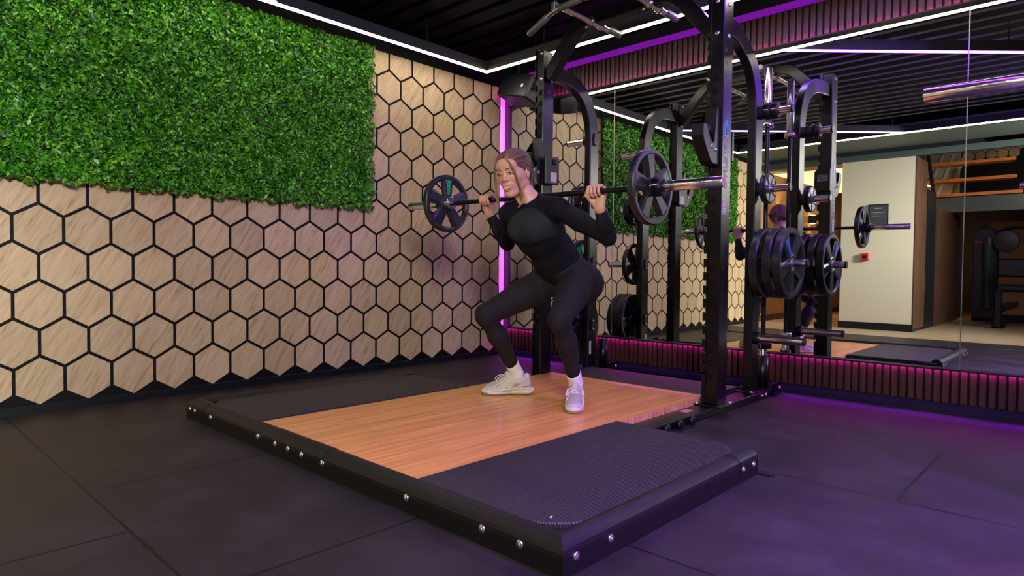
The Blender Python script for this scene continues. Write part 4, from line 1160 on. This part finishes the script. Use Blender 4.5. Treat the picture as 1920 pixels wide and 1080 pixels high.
# ------------------------------------------------------------------ head frame
HY=math.radians(14); HP=math.radians(-15); HRr=math.radians(-4)
HC=Vector((1.899,-1.882,1.318))
Rh=(Matrix.Rotation(HY,3,'Z')@Matrix.Rotation(-HP,3,'X')@Matrix.Rotation(HRr,3,'Y'))
Rn=np.array([[Rh[i][j] for j in range(3)] for i in range(3)])
HS=1.10
def H(x,y,z): 
    """head coordinates: x = her left, y = back (face looks to -y), z up; metres"""
    v=Rn@(np.array([x,y,z])*HS); return v+np.array(HC)
def head_sdf(S):
    e=lambda c,r,k=.01,op='u',R=None: S.ell(H(*c),np.array(r)*HS,Rn if R is None else Rn@R,k,op)
    c_=lambda a,b,ra,rb=None,k=.01,op='u',sq=None: S.cap(H(*a),H(*b),ra,rb,k,op,(Rn@np.array(sq[0]),sq[1]) if sq else None)
    e((0,.020,.030),(.073,.092,.083),.02)             # cranium
    e((0,-.012,.0),(.0645,.078,.086),.02)             # face mass
    e((0,-.034,-.056),(.042,.048,.044),.025)           # lower jaw
    c_((-.048,.010,-.046),(-.016,-.058,-.088),.015,.012,.024)   # jaw lines
    c_((.048,.010,-.046),(.016,-.058,-.088),.015,.012,.024)
    e((0,-.068,-.088),(.019,.015,.014),.022)          # chin
    e((0,-.060,.052),(.055,.030,.034),.02)            # forehead
    for s in (-1,1):
        e((s*.038,-.055,-.018),(.023,.018,.019),.018)   # cheek (smile)
        e((s*.029,-.079,.014),(.017,.012,.0095),.008,'s')      # eye socket
        c_((s*.014,-.0845,.030),(s*.045,-.070,.029),.0055,.004,.010)  # brow ridge
        c_((s*.017,-.0855,.0135),(s*.041,-.075,.0140),.0070,.0060,.004)  # eyeball bulge/lids
    c_((0,-.082,.022),(0,-.0985,-.012),.0058,.0078,.010)   # nose bridge
    e((0,-.0985,-.0165),(.0090,.0090,.0080),.006)
    for s in (-1,1): e((s*.0110,-.0895,-.0195),(.0062,.0078,.0058),.005)
    for s in (-1,1): e((s*.0058,-.0960,-.0255),(.0024,.0034,.0020),.002,'s')
    # muzzle & lips
    e((0,-.070,-.048),(.028,.021,.022),.016)
    # mouth opening (smile)
    for i in range(9):
        t=(i-4)/4; x=.0300*t; z=-.0560+.0115*t*t; y=-.0960+.0190*t*t
        S.cap(H(x,y-.002,z),H(x,y+.012,z),.0068*(1-.66*t*t),None,.0025,'s')
    # lips
    for i in range(8):
        t0=(i-4)/4; t1=(i-3)/4
        def up(t): return H(.0318*t,-.0940+.0195*t*t,-.0472+.0100*t*t-(.0008 if abs(t)<.1 else 0))
        def lo(t): return H(.0306*t,-.0915+.0180*t*t,-.0672+.0270*t*t)
        S.cap(up(t0),up(t1),.0021,None,.003); S.cap(lo(t0),lo(t1),.0033,None,.003)
    # ears
    for s in (-1,1):
        S.ell(H(s*.0735,.012,.000),(.0065,.0165,.0285),Rn@np.array(Matrix.Rotation(math.radians(-10),3,'X')),.004)
        S.ell(H(s*.0785,.010,.003),(.0050,.0095,.0180),Rn,.002,'s')
        S.ell(H(s*.0735,.004,-.022),(.0050,.0075,.0090),Rn,.003)
    # neck
    S.cap(H(0,.030,-.050),(1.942,-1.795,1.185),.049,.050,k=.018)
    S.cap((1.942,-1.795,1.185),(1.945,-1.775,1.165),.050,.054,k=.018)
    S.cap((1.945,-1.775,1.165),(1.945,-1.765,1.10),.056,.070,k=.02)
    for s in (-1,1): S.cap(H(s*.048,.028,-.05),(1.945+s*.018,-1.838,1.140),.012,.009,k=.016)

# ------------------------------------------------------------------ hands (curled over the bar)
def hand_sdf(S,s,wr,gx):
    """fist around the bar at x=gx; palm faces -y (front); s=+1 her left hand"""
    bz_=bz(gx); bar=A(gx,BY,bz_)
    up=A(0,0,1)
    # palm behind and under the bar: from wrist to knuckle line over the top of the bar
    c=lambda a,b,ra,rb=None,k=.006,sq=None: S.cap(a,b,ra,rb,k,'u',sq)
    w=wr
    for i in range(4):
        # i=0 index (towards the body/head) ... 3 little finger (outwards)
        x=gx+s*(-.030+.0205*i)
        base=A(x*0.55+w[0]*.45,w[1]-.004,w[2]+.012)
        mcp=A(x,BY+.030,bz_+.016)                      # knuckle above/behind bar
        ln=(1.0,1.06,1.0,.82)[i]
        p1=A(x,BY+.004,bz_+.0285); p2=A(x,BY-.0255*ln,bz_+.020); p3=A(x+s*.001,BY-.0285*ln,bz_-.006); p4=A(x+s*.002,BY-.0175*ln,bz_-.0225*ln)
        rr=(.0092,.0095,.0090,.0078)[i]
        c(base,mcp,.0155,.0125,k=.010)
        c(mcp,p1,rr*1.12,rr*1.05,k=.004); c(p1,p2,rr*1.05,rr,k=.002); c(p2,p3,rr,rr*.93,k=.002); c(p3,p4,rr*.93,rr*.82,k=.002)
    # palm pads
    c(w,A(gx-s*.012,BY+.018,bz_-.024),.0245,.021,k=.014,sq=((0,1,0),.80))
    c(w,A(gx+s*.022,BY+.018,bz_-.026),.0225,.019,k=.014,sq=((0,1,0),.80))
    # thumb: leaves the inner side of the palm near the wrist, wraps under the bar to the front
    t0=lerp(w,A(gx-s*.026,BY+.016,bz_-.028),.42)+A(-s*.010,-.004,0)
    t1=A(gx-s*.037,BY-.004,bz_-.034); t2=A(gx-s*.040,BY-.027,bz_-.020); t3=A(gx-s*.030,BY-.0305,bz_+.004)
    c(t0,t1,.0150,.0118,k=.010); c(t1,t2,.0112,.0102,k=.003); c(t2,t3,.0100,.0085,k=.002)
    c(lerp(w,(elL if s>0 else elR),.16),w,.0235,.0235,k=.012,sq=((0,1,0),.82))

GXL,GXR=2.330,1.540
def skin_color(P):
    n=len(P); base=np.tile(np.array([.64,.355,.255]),(n,1))
    q=(P-np.array(HC))@Rn/HS                             # head coordinates
    inhead=(q[:,2]>-.16)&(np.abs(q[:,0])<.1)
    def blob(c,r,col,amt):
        d=np.sqrt((((q-np.array(c))/np.array(r))**2).sum(1)); w=amt*np.exp(-d*d)*inhead
        base[:]=base*(1-w[:,None])+np.array(col)*w[:,None]
    for s in (-1,1): blob((s*.045,-.07,-.020),(.024,.03,.020),(.60,.20,.14),.55)
    blob((0,-.100,-.016),(.012,.014,.012),(.60,.22,.16),.5)
    # lips
    t=q[:,0]/.0325; upz=-.0472+.0100*t*t; loz=-.0675+.0270*t*t
    m=(np.abs(t)<.99)&(q[:,1]<-.064)
    du=np.abs(q[:,2]-upz)/(.0034*(1.1-.5*t*t)); dl=np.abs(q[:,2]-loz)/(.0046*(1.1-.5*t*t))
    w=np.where(m,np.maximum(np.exp(-du**4),np.exp(-dl**4)),0)[:,None]*.85
    base[:]=base*(1-w)+np.array([.56,.165,.14])*w
    inside=m&(q[:,2]<upz-.003)&(q[:,2]>loz+.003)&(q[:,1]>-.0895+.012*t*t)
    base[inside]=(.12,.02,.02)
    # brows (soft, painted hair) 
    for s in (-1,1):
        u=(s*q[:,0]-.011)/.038; zc=.0315+.0050*np.sin(np.clip(u,0,1)*PI*.75)-.004*u
        wd=.0030*(1-.45*np.clip(u,0,1)); mm=(u>0)&(u<1)&(q[:,1]<-.05)
        w=np.where(mm,np.exp(-(np.abs(q[:,2]-zc)/wd)**3),0)[:,None]*.82
        base[:]=base*(1-w)+np.array([.075,.035,.022])*w
        # lash line and lid tone
        u=(s*q[:,0]-.0155)/.0275; zc=.0165+.0022*np.sin(np.clip(u,0,1)*PI)
        w=np.where((u>-.05)&(u<1.12)&(q[:,1]<-.05),np.exp(-(np.abs(q[:,2]-zc)/.0016)**2),0)[:,None]*.9
        base[:]=base*(1-w)+np.array([.03,.016,.013])*w
    # hands: pinker knuckles
    hd=(P[:,2]>1.19)&((P[:,0]<1.65)|(P[:,0]>2.25)); base[hd]=base[hd]*.75+np.array([.62,.26,.20])*.25
    return base

parts=[]
S=SDF((1.79,-2.03,1.10),(2.06,-1.68,1.475),.0019); head_sdf(S); S.plane((0,0,1.118),(0,0,-1)); P,F=S.mesh(); parts.append((P,F,0))
for s,wr,gx in ((1,wrL,GXL),(-1,wrR,GXR)):
    S=SDF((gx-.075,BY-.065,1.085),(gx+.075,BY+.10,1.265),.0019); hand_sdf(S,s,wr,gx); S.plane((0,0,1.092),(0,0,-1)); P,F=S.mesh(); parts.append((P,F,0))
S=SDF((1.50,-2.0,.06),(2.46,-1.22,1.24),.0075)
torso(S,-.006); arms(S,-.006); legs(S,-.006)
P,F=S.mesh(); parts.append((P,F,0))
allP=np.concatenate([p[0] for p in parts])
me=np_mesh('body',parts,[M['skin']],skin_color(allP)); body=link('body',me,person)

# top ----------------------------------------------------------------
S=SDF((1.50,-2.0,.66),(2.46,-1.25,1.26),.0048)
torso(S,.002); arms(S,.0015)
S.cap((1.945,-1.780,1.130),(1.940,-1.808,1.196),.074,.0615,k=.018)       # collar
cd_=A(-.02,-.66,.75); cd_/=np.linalg.norm(cd_)
_X=S.ax[0][:,None,None]; _Y=S.ax[1][None,:,None]; _Z=S.ax[2][None,None,:]; _p=A(1.938,-1.812,1.190)
_near=((_X-_p[0])**2+(_Y-_p[1])**2+(_Z-_p[2])**2)<.080**2
S.D=np.where(_near,np.maximum(S.D,((_X-_p[0])*cd_[0]+(_Y-_p[1])*cd_[1]+(_Z-_p[2])*cd_[2])),S.D).astype(np.float32)
wd_=A(0,-.62,.78); 
S.plane((1.94,-1.60,.725),(0,.52,-.86))
for el,wr in ((elL,wrL),(elR,wrR)):
    d=wr-el; d/=np.linalg.norm(d); p=wr-d*.012
    X=S.ax[0][:,None,None]; Y=S.ax[1][None,:,None]; Z=S.ax[2][None,None,:]
    near=((X-p[0])**2+(Y-p[1])**2+(Z-p[2])**2)<.085**2
    dd=((X-p[0])*d[0]+(Y-p[1])*d[1]+(Z-p[2])*d[2])
    S.D=np.where(near,np.maximum(S.D,dd),S.D).astype(np.float32)
# collar opening
def folds(X,Y,Z):
    # fine wrinkles round the waist and under the bust
    t=(-(Y+1.50)*.66+(Z-.845)*.75)
    w=np.clip(1-np.abs(t-.055)/.09,0,1)
    return (-.0016*w*np.sin(t*300+np.sin(X*22)*1.4)).astype(np.float32)
P,F=S.mesh(folds)
def top_color(P):
    navy=np.array([.0028,.0034,.0062]); grey=np.array([.017,.0205,.026])
    # greyer chest and forearm panels with soft edges
    t=(P[:,0]-1.944)
    t=t-.028; d=np.sqrt((t/.130)**2+((P[:,2]-1.040)/.098)**2); front=smoothstep(-1.70,-1.76,P[:,1])
    w=(1-smoothstep(.92,1.0,d))*front
    d2=np.sqrt(((P[:,0]-2.00)/.10)**2+((P[:,2]-.88)/.05)**2)
    c=navy[None,:]*(1-w[:,None])+grey[None,:]*w[:,None]
    for s,sh,el in ((1,shL,elL),(-1,shR,elR)):
        a=sh; b=el; ab=b-a; tt=((P-a)@ab)/(ab@ab); side=(P[:,2]-(a[2]+tt*ab[2]))
        w2=smoothstep(.12,.2,tt)*(1-smoothstep(.72,.85,tt))*smoothstep(.0,.03,side)*.45*((s*(P[:,0]-1.94))>.10)
        c=c*(1-w2[:,None])+grey[None,:]*w2[:,None]
    return c
me=np_mesh('long_sleeved_top',[(P,F,0)],[M['top']],top_color(P)); topo=link('long_sleeved_top',me,person); topo['label']='navy ribbed top with greyer chest panel'

# leggings -------------------------------------------------------------
S=SDF((1.56,-2.0,.20),(2.36,-1.25,.96),.005)
torso(S,.0)
S.plane((1.94,-1.56,.845),(0,-.58,.80))
legs(S,.0)
for kn,an,cut in ((knL,anL,.252),(knR,anR,.258)):
    pass
S.plane((0,0,.226),(0,0,-1))
def lfold(X,Y,Z):
    w=np.zeros_like(S.D)
    for kn in (knL,knR):
        r=np.sqrt((X-kn[0])**2+(Y-kn[1]+.0)**2+(Z-kn[2])**2); w=w+np.clip(1-r/.10,0,1)*np.sin(Z*520)*.0007
    r=np.sqrt((X-1.94)**2+((Y+1.60)*1.2)**2+((Z-.76)*1.3)**2); w=w+np.clip(1-r/.14,0,1)*np.sin((Z*1.2-Y*.8)*330)*.0014
    return w.astype(np.float32)
P,F=S.mesh(lfold)
c=np.tile(np.array([.0115,.0108,.0105]),(len(P),1)); me=np_mesh('leggings',[(P,F,0)],[M['legging']],c); link('leggings',me,person)
# socks -----------------------------------------------------------------
SD={'l':(A(2.187,-1.695,0),math.radians(37)),'r':(A(1.672,-1.675,0),math.radians(-42))}
for key,an,kn in (('l',anL,knL),('r',anR,knR)):
    S=SDF((an[0]-.09,an[1]-.12,.09),(an[0]+.09,an[1]+.12,.30),.0028)
    d=kn-an; d/=np.linalg.norm(d)
    S.cap(an+A(0,.0,-.04),an+d*.03,.032,.0370,k=.01); S.cap(an+d*.03,an+d*.115,.0385,.0415,k=.01); 
    c0,a=SD[key]; f=A(math.sin(a),-math.cos(a),0)
    S.cap(an+A(0,0,-.05),an+f*.05+A(0,0,-.07),.030,.026,k=.01)
    pl=an+d*.100; S.plane(pl,d+A(0,-.30,0))
    def sf(X,Y,Z): return (-.0007*np.sin(Z*330+np.sin((X+Y)*50)*1.1)*np.clip((.235-Z)/.08,0,1)).astype(np.float32)
    P,F=S.mesh(sf)
    so=link('sock',np_mesh('sock',[(P,F,0)],[M['sock']]),person)
    # tick-shaped mark on the sock
    tk=MB(); vd=(CAM-Vector(an)); vd.z=0; vd.normalize(); sdv=Vector((0,0,1)).cross(vd)
    q=Vector(an)+Vector((0,0,.035))+vd*.0415-sdv*.012
    tk.prism([(-.010,.004),(-.006,-.003),(.011,.007),(-.005,.001)],Matrix((sdv,Vector((0,0,1)),vd)).transposed(),q,.0015)
    tk.build('sock_mark',M['lash'],so)
# sneakers ----------------------------------------------------------------
ZD=.074
def sneaker(key,mirror_):
    c0,a=SD[key]; f=A(math.sin(a),-math.cos(a),0); sd=A(math.cos(a),math.sin(a),0)*mirror_   # sd = outer side
    W=lambda u,v,z: c0+f*u+sd*v+A(0,0,ZD+z)
    root=bpy.data.objects.new('sneaker',None); COL.objects.link(root); root.parent=person
    root.matrix_parent_inverse=person.matrix_basis.inverted()
    sid='off-white chunky sneaker'
    # sole
    S=SDF((c0[0]-.18,c0[1]-.18,ZD-.003),(c0[0]+.18,c0[1]+.18,ZD+.075),.0022)
    for (u,v,r,z,h) in ((-.112,.0,.036,.026,0),(-.085,.002,.040,.024,0),(-.04,.004,.034,.026,0),(0,.004,.035,.024,0),(.045,.002,.043,.020,0),(.085,-.003,.044,.020,0),(.115,-.006,.034,.026,0)):
        S.ell(W(u,v,z-.006),(r+.004,r+.004,.021),None,.020)
    S.ell(W(-.140,0,.026),(.018,.020,.014),None,.014)
    S.ell(W(.128,-.006,.024),(.020,.024,.014),None,.012)
    S.plane((0,0,ZD+.0008),(0,0,-1))
    # arch groove and tread notches
    S.cap(W(-.018,-.06,-.003),W(-.018,.06,-.003),.010,None,.006,'s',None)
    for u in (.052,.095): S.cap(W(u,-.07,.0),W(u,.07,.0),.0035,None,.003,'s')
    R_=np.stack([f,sd,A(0,0,1)],1)
    def waves(X,Y,Z):
        u=(X-c0[0])*f[0]+(Y-c0[1])*f[1]
        return (.0018*np.sin(u*75+1.0)*np.sin((Z-ZD)*110)).astype(np.float32)
    P,F=S.mesh(waves)
    zz=P[F].mean(1)[:,2]; uu=(P[F].mean(1)-c0)@f
    o=link('sole',np_mesh('sole',[(P,F,0)],[M['sole'],M['outsole']]),root)
    mi=np.where((zz<ZD+.010)|((uu>.118)&(zz<ZD+.020)),1,0).astype(np.int32); 
    if len(o.data.polygons)==len(mi): o.data.polygons.foreach_set('material_index',mi)
    # upper
    S=SDF((c0[0]-.17,c0[1]-.17,ZD+.02),(c0[0]+.17,c0[1]+.17,ZD+.135),.0022)
    S.ell(W(.085,-.003,.036),(.058,.0445,.031),R_,.02)
    S.ell(W(.035,0,.042),(.066,.043,.045),R_,.025)
    S.ell(W(-.020,0,.050),(.062,.040,.052),R_,.025)
    S.ell(W(-.085,0,.050),(.052,.038,.052),R_,.02)
    S.cap(W(-.100,0,.055),W(-.112,0,.106),.030,.020,.015)
    for v_ in (-.022,.022): S.cap(W(-.045,v_,.070),W(-.085,v_,.088),.024,.020,.018)
    S.cap(W(-.035,0,.075),W(-.030,0,.098),.036,.030,.02)
    S.cap(W(-.01,0,.075),W(.000,0,.118),.026,.020,.015)                   # tongue
    S.cap(W(-.060,0,.112),W(-.062,0,.165),.033,.040,.006,'s')               # ankle opening
    S.plane(W(-.09,0,.108),f*.22+A(0,0,1)) if False else None
    def seams(X,Y,Z):
        u=(X-c0[0])*f[0]+(Y-c0[1])*f[1]; z=Z-ZD
        g=np.exp(-((z-.050-.018*np.sin(u*38))/.0016)**2)+np.exp(-((z-.032-.010*np.sin(u*55+1))/.0016)**2)+np.exp(-((u-.062+(z-.05)*1.1)/.0018)**2)+np.exp(-((u+.062-(z-.05)*.9)/.0018)**2)
        return (.0013*g).astype(np.float32)
    P,F=S.mesh(seams)
    q=(P-c0); u=q@f; v=q@sd; z=P[:,2]-ZD
    col=np.tile(np.array([.56,.53,.45]),(len(P),1))
    mesh_=(smoothstep(.045,.06,u)*smoothstep(.038,.048,z)+smoothstep(-.055,-.04,-np.abs(u+.045)-.0)*0)
    w1=np.clip(smoothstep(.040,.055,u)*smoothstep(.044,.052,z),0,1)[:,None]; col=col*(1-w1)+np.array([.42,.41,.32])*w1
    w2=(np.exp(-((u+.050)/.022)**4)*np.exp(-((z-.062)/.012)**4))[:,None]; col=col*(1-w2)+np.array([.40,.37,.28])*w2
    w3=(np.exp(-((u+.115)/.030)**4)*np.exp(-((z-.052)/.007)**4))[:,None]; col=col*(1-w3)+np.array([.33,.31,.25])*w3
    w4=smoothstep(.088,.094,z)[:,None]*.35; col=col*(1-w4)+np.array([.48,.47,.40])*w4
    link('upper',np_mesh('upper',[(P,F,0)],[M['shoe']],col),root)
    # leather overlays following the surface
    ov=MB()
    def on(u_,v_,z_): return S.outer(W(u_,0,.045),W(u_,v_,z_),.0002,.07)
    for sg_ in (-1,1):
        for band,rr in (([(.118,.030),(.090,.030),(.060,.032),(.030,.034),(0,.036),(-.035,.036),(-.070,.036),(-.105,.036),(-.130,.034)],.0052),
                     ([(.060,.034),(.045,.055),(.030,.078),(.018,.098)],.0034),([(.030,.038),(.012,.060),(.000,.082),(-.004,.100)],.0034),
                     ([(-.005,.040),(-.022,.060),(-.035,.080),(-.050,.096)],.0034),([(-.045,.038),(-.065,.052),(-.095,.060),(-.125,.060)],.0036),
                     ([(.095,.034),(.078,.052),(.060,.066),(.040,.082)],.0026)):
            ov.tube(bez([on(u_,sg_*.04,z_) for u_,z_ in band],5),rr,8)
    ov.build('leather_overlay',M.setdefault('overlay',mat('sneaker_overlay',(.68,.65,.57),.45)),root)
    # laces
    lc=MB()
    def hgt(u_):  # top of the vamp
        return .118-.30*(u_-0.0) if u_>0 else .118
    for i in range(6):
        u_=.010+.0135*i; z_=.104-.62*(u_-.010)
        z_=max(z_,.066)
        lc.tube(bez([W(u_,-.022,z_-.012),W(u_,-.010,z_+.002),W(u_+.003,.010,z_+.002),W(u_+.004,.022,z_-.012)],4),.0024,6)
    for m_ in (-1,1):
        pts=[W(.012,0,.108),W(.035,m_*.020,.112),W(.062,m_*.040,.098),W(.070,m_*.048,.080),W(.050,m_*.036,.084),W(.022,m_*.012,.104)]
        lc.tube(bez(pts,6),.0026,6)
        lc.tube(bez([W(.012,0,.108),W(.020,m_*.030,.100),W(.028,m_*.045,.075)],6),.0022,6)
    lc.build('laces',M['lace'],root)
def sq_(R_): return 'u'
sneaker('l',1); sneaker('r',-1)

# eyes, lashes, teeth ------------------------------------------------------
ey=[]
for s in (-1,1):
    e=MB(); ir=MB(); la=MB()
    c=Vector(H(s*.0290,-.0790,.0135))
    e.lathe([(0,-.0105)]+[(.0105*math.sin(a),-.0105*math.cos(a)) for a in [PI*k/12 for k in range(1,12)]]+[(0,.0105)],c,seg=20)
    eo=e.build('eye',M['eyewhite'],body)
    g=Vector(Rn@np.array([s*.10-.10,-1,.0])).normalized()
    gx_=g.orthogonal().normalized(); ir.lathe([(.01065*math.sin(a_),.01065*math.cos(a_)) for a_ in (.0,.15,.3,.45,.53)],c,seg=20,frame=Matrix((gx_,g.cross(gx_),g)).transposed()).build('iris',M['iris'],eo)
    # upper and lower lids as thin rims
    for zz,yy,rr,nm in ((.0184,-.0895,.0046,'upper_eyelid'),(.0092,-.0885,.0034,'lower_eyelid')):
        pts=[H(s*(.0155+.0275*t),yy+.0145*t*t+.004*(1-t)**4,.0135+(zz-.0135)*math.sin(PI*min(1,max(0,.08+.84*t)))) for t in [i/8 for i in range(9)]]
        m_=MB(); m_.tube([Vector(p) for p in pts],rr,8)
        m_.build(nm,M['lidskin'] if 'lidskin' in M else M.setdefault('lidskin',mat('eyelid_skin',(.56,.29,.20),.5)),body)
    pts=[H(s*(.0145+.0305*t),-.0925+.0145*t*t+.004*(1-t)**4,.0135+.0022*math.sin(PI*min(1,.08+.84*t))+.0002) for t in [i/8 for i in range(9)]]
    la.tube([Vector(p) for p in pts],.0017,6); la.build('eyelashes',M['lash'],body)
    # brow hairs
    br=MB()
    for i in range(26):
        t=i/25; x_=.0120+.031*t; z_=.0305+.0052*math.sin(min(1,t*1.05)*PI*.75)-.004*t
        y_=-.0925+.020*t*t
        for dz in (-.0012,.0012):
            a_=H(s*x_,y_,z_+dz*(1-.5*t)); b_=H(s*(x_+.0042),y_+.0016,z_+dz*.4+.0012)
            br.tube([Vector(a_),Vector(b_)],.0008*(1-.5*t),4)
    br.build('eyebrow',M.setdefault('browhair',mat('brow_hair',(.060,.030,.020),.6)),body)
te=MB()
for i in range(-4,5):
    t=i/4.4; x_=.0295*t; w_=.0072 if abs(i)<2 else .0062; y_=-.0900+.0170*t*t
    rot=Rh@Matrix.Rotation(math.radians(40*t),3,'Z')
    te.box(H(x_,y_,-.0535+.0098*t*t),(w_*HS,.004,(.0100-.0035*abs(t))*HS),.0010,rot)
te.build('teeth',M['teeth'],body)

# hair ---------------------------------------------------------------------
S=SDF((1.78,-2.02,1.16),(2.08,-1.66,1.50),.0022)
S.ell(H(0,.026,.036),np.array((.081,.098,.088))*HS,Rn,.01)
S.ell(H(0,-.024,.062),np.array((.069,.052,.050))*HS,Rn,.02)
S.ell(H(0,.088,-.002),(.056,.044,.060),Rn,.02)
# carve the face opening
S.ell(H(0,-.098,-.004),np.array((.064,.073,.072))*HS,Rn,.006,'s')
for s in (-1,1):
    S.ell(H(s*.064,-.024,-.050),np.array((.030,.050,.056))*HS,Rn,.005,'s')
    S.ell(H(s*.080,.012,-.008),np.array((.022,.022,.034))*HS,Rn,.004,'s')
S.cap(H(0,.02,-.075),H(0,.06,-.15),.058,.062,.008,'s')
for i in range(5):   # low loose bun
    a=i*1.26; S.ell(H(.016*math.cos(a),.122+.010*math.sin(a*2),.012+.020*math.sin(a)),(.026,.024,.022),Rn,.008)
def strands(X,Y,Z):
    qx=(X-HC.x)*Rn[0,0]+(Y-HC.y)*Rn[1,0]+(Z-HC.z)*Rn[2,0]; qy=(X-HC.x)*Rn[0,1]+(Y-HC.y)*Rn[1,1]+(Z-HC.z)*Rn[2,1]; qz=(X-HC.x)*Rn[0,2]+(Y-HC.y)*Rn[1,2]+(Z-HC.z)*Rn[2,2]
    a=np.arctan2(qz-.0,np.abs(qx)+.02)+.25*qy*8
    return (.0006*np.sin(a*60+qy*30)+.0006*np.sin(a*127+qy*50)).astype(np.float32)
P,F=S.mesh(strands)
q=(P-np.array(HC))@Rn; a=np.arctan2(q[:,2],np.abs(q[:,0])+.02)+2*q[:,1]
w=(.5+.5*np.sin(a*46+q[:,1]*30))[:,None]*.6+(.5+.5*np.sin(a*130+q[:,1]*12))[:,None]*.4
c=np.array([.065,.030,.022])*(1-w)+np.array([.19,.095,.065])*w
hair=link('hair',np_mesh('hair',[(P,F,0)],[M['hair']],c),person); hair['label']='brown hair pinned up loosely at the back'
# hair strand overlay combed back from the parting
rs=random.Random(4)
hss=[MB(),MB(),MB()]
for i in range(620):
    hs=hss[i%3]
    s=rs.choice((-1,1)); t0=rs.uniform(-.2,1.0)
    # start near the hairline, end at the bun
    ang=rs.uniform(0,1)
    st=Vector((s*(.002+.079*ang**.8),-.080+.078*ang**2.0+rs.uniform(-.003,.003),.085-.078*ang**1.9))
    en=Vector((s*(.004+.026*ang),.118,.040-.050*ang+rs.uniform(-.004,.004)))
    mid=[]; jit=rs.uniform(-.004,.016)
    for k in range(9):
        t=k/8; p=st.lerp(en,t); p.z-=0
        qq=S.outer(H(0,.024,.020),H(*p),jit*.15)
        if (qq-Vector(H(0,.024,.020))).length>.055: mid.append(qq)
    if len(mid)>3: hs.tube(mid,.00080,4)
for hs,c_ in zip(hss,((.20,.105,.070),(.10,.050,.034),(.30,.17,.115))): hs.build('combed_strands',mat('hair_strand',c_,.38),hair)
def lock(pts,n,spread,mats_,nm,r=.0009):
    b=MB()
    for i in range(n):
        dx=[rs.gauss(0,spread) for _ in range(3)]
        f_=[.15,.5,.9,1.15,.9][:len(pts)]+[.6]*(len(pts)-5)
        Q=[Vector(H(p[0]+dx[0]*f_[j],p[1]+dx[1]*f_[j],p[2]+dx[2]*f_[j]*.6)) for j,p in enumerate(pts)]
        b.tube(bez(Q,5),r,4,scales=None)
    b.build(nm,mats_,hair)
# long strand before her left ear, curving down past the jaw
lock([(.020,-.085,.088),(.048,-.088,.050),(.060,-.082,.005),(.066,-.076,-.045),(.072,-.070,-.095),(.058,-.072,-.135),(.036,-.076,-.155)],17,.0026,M['strand2'],'face_framing_lock')
lock([(.018,-.088,.088),(.040,-.094,.060),(.053,-.090,.025),(.060,-.084,-.020),(.068,-.076,-.070),(.066,-.072,-.110)],14,.0024,M['strand'],'face_framing_lock')
# strand on her right side, hanging free
lock([(-.018,-.088,.086),(-.058,-.072,.045),(-.076,-.052,-.010),(-.080,-.056,-.060),(-.078,-.066,-.105),(-.070,-.072,-.150)],26,.0034,M['strand'],'face_framing_lock')
lock([(-.074,-.035,.04),(-.084,-.036,-.02),(-.088,-.046,-.07),(-.086,-.052,-.12)],14,.0034,M['strand2'],'face_framing_lock')
# wisps at the nape
for k in range(3):
    lock([(.030-.02*k,.095,.015),(.045-.02*k,.118,-.02),(.040-.02*k,.128,-.05),(.045-.025*k,.122,-.072)],7,.004,M['strand'],'nape_wisp')
lock([(.066,-.030,.045),(.078,-.004,.022),(.081,.030,-.004),(.070,.075,-.01)],12,.003,M['strand'],'nape_wisp')
# earring
er=MB(); c=Vector(H(.0795,.003,-.034)); er.tube([c+Vector(Rn@np.array([0,.0075*math.cos(a),.0075*math.sin(a)])) for a in [2*PI*k/16 for k in range(16)]],.0013,6,closed=True)
er.lathe([(0,-.004),(.003,-.001),(.003,.002),(0,.005)],Vector(H(.0795,.003,-.0485)),seg=10)
er.build('earring',M['gold'],body)
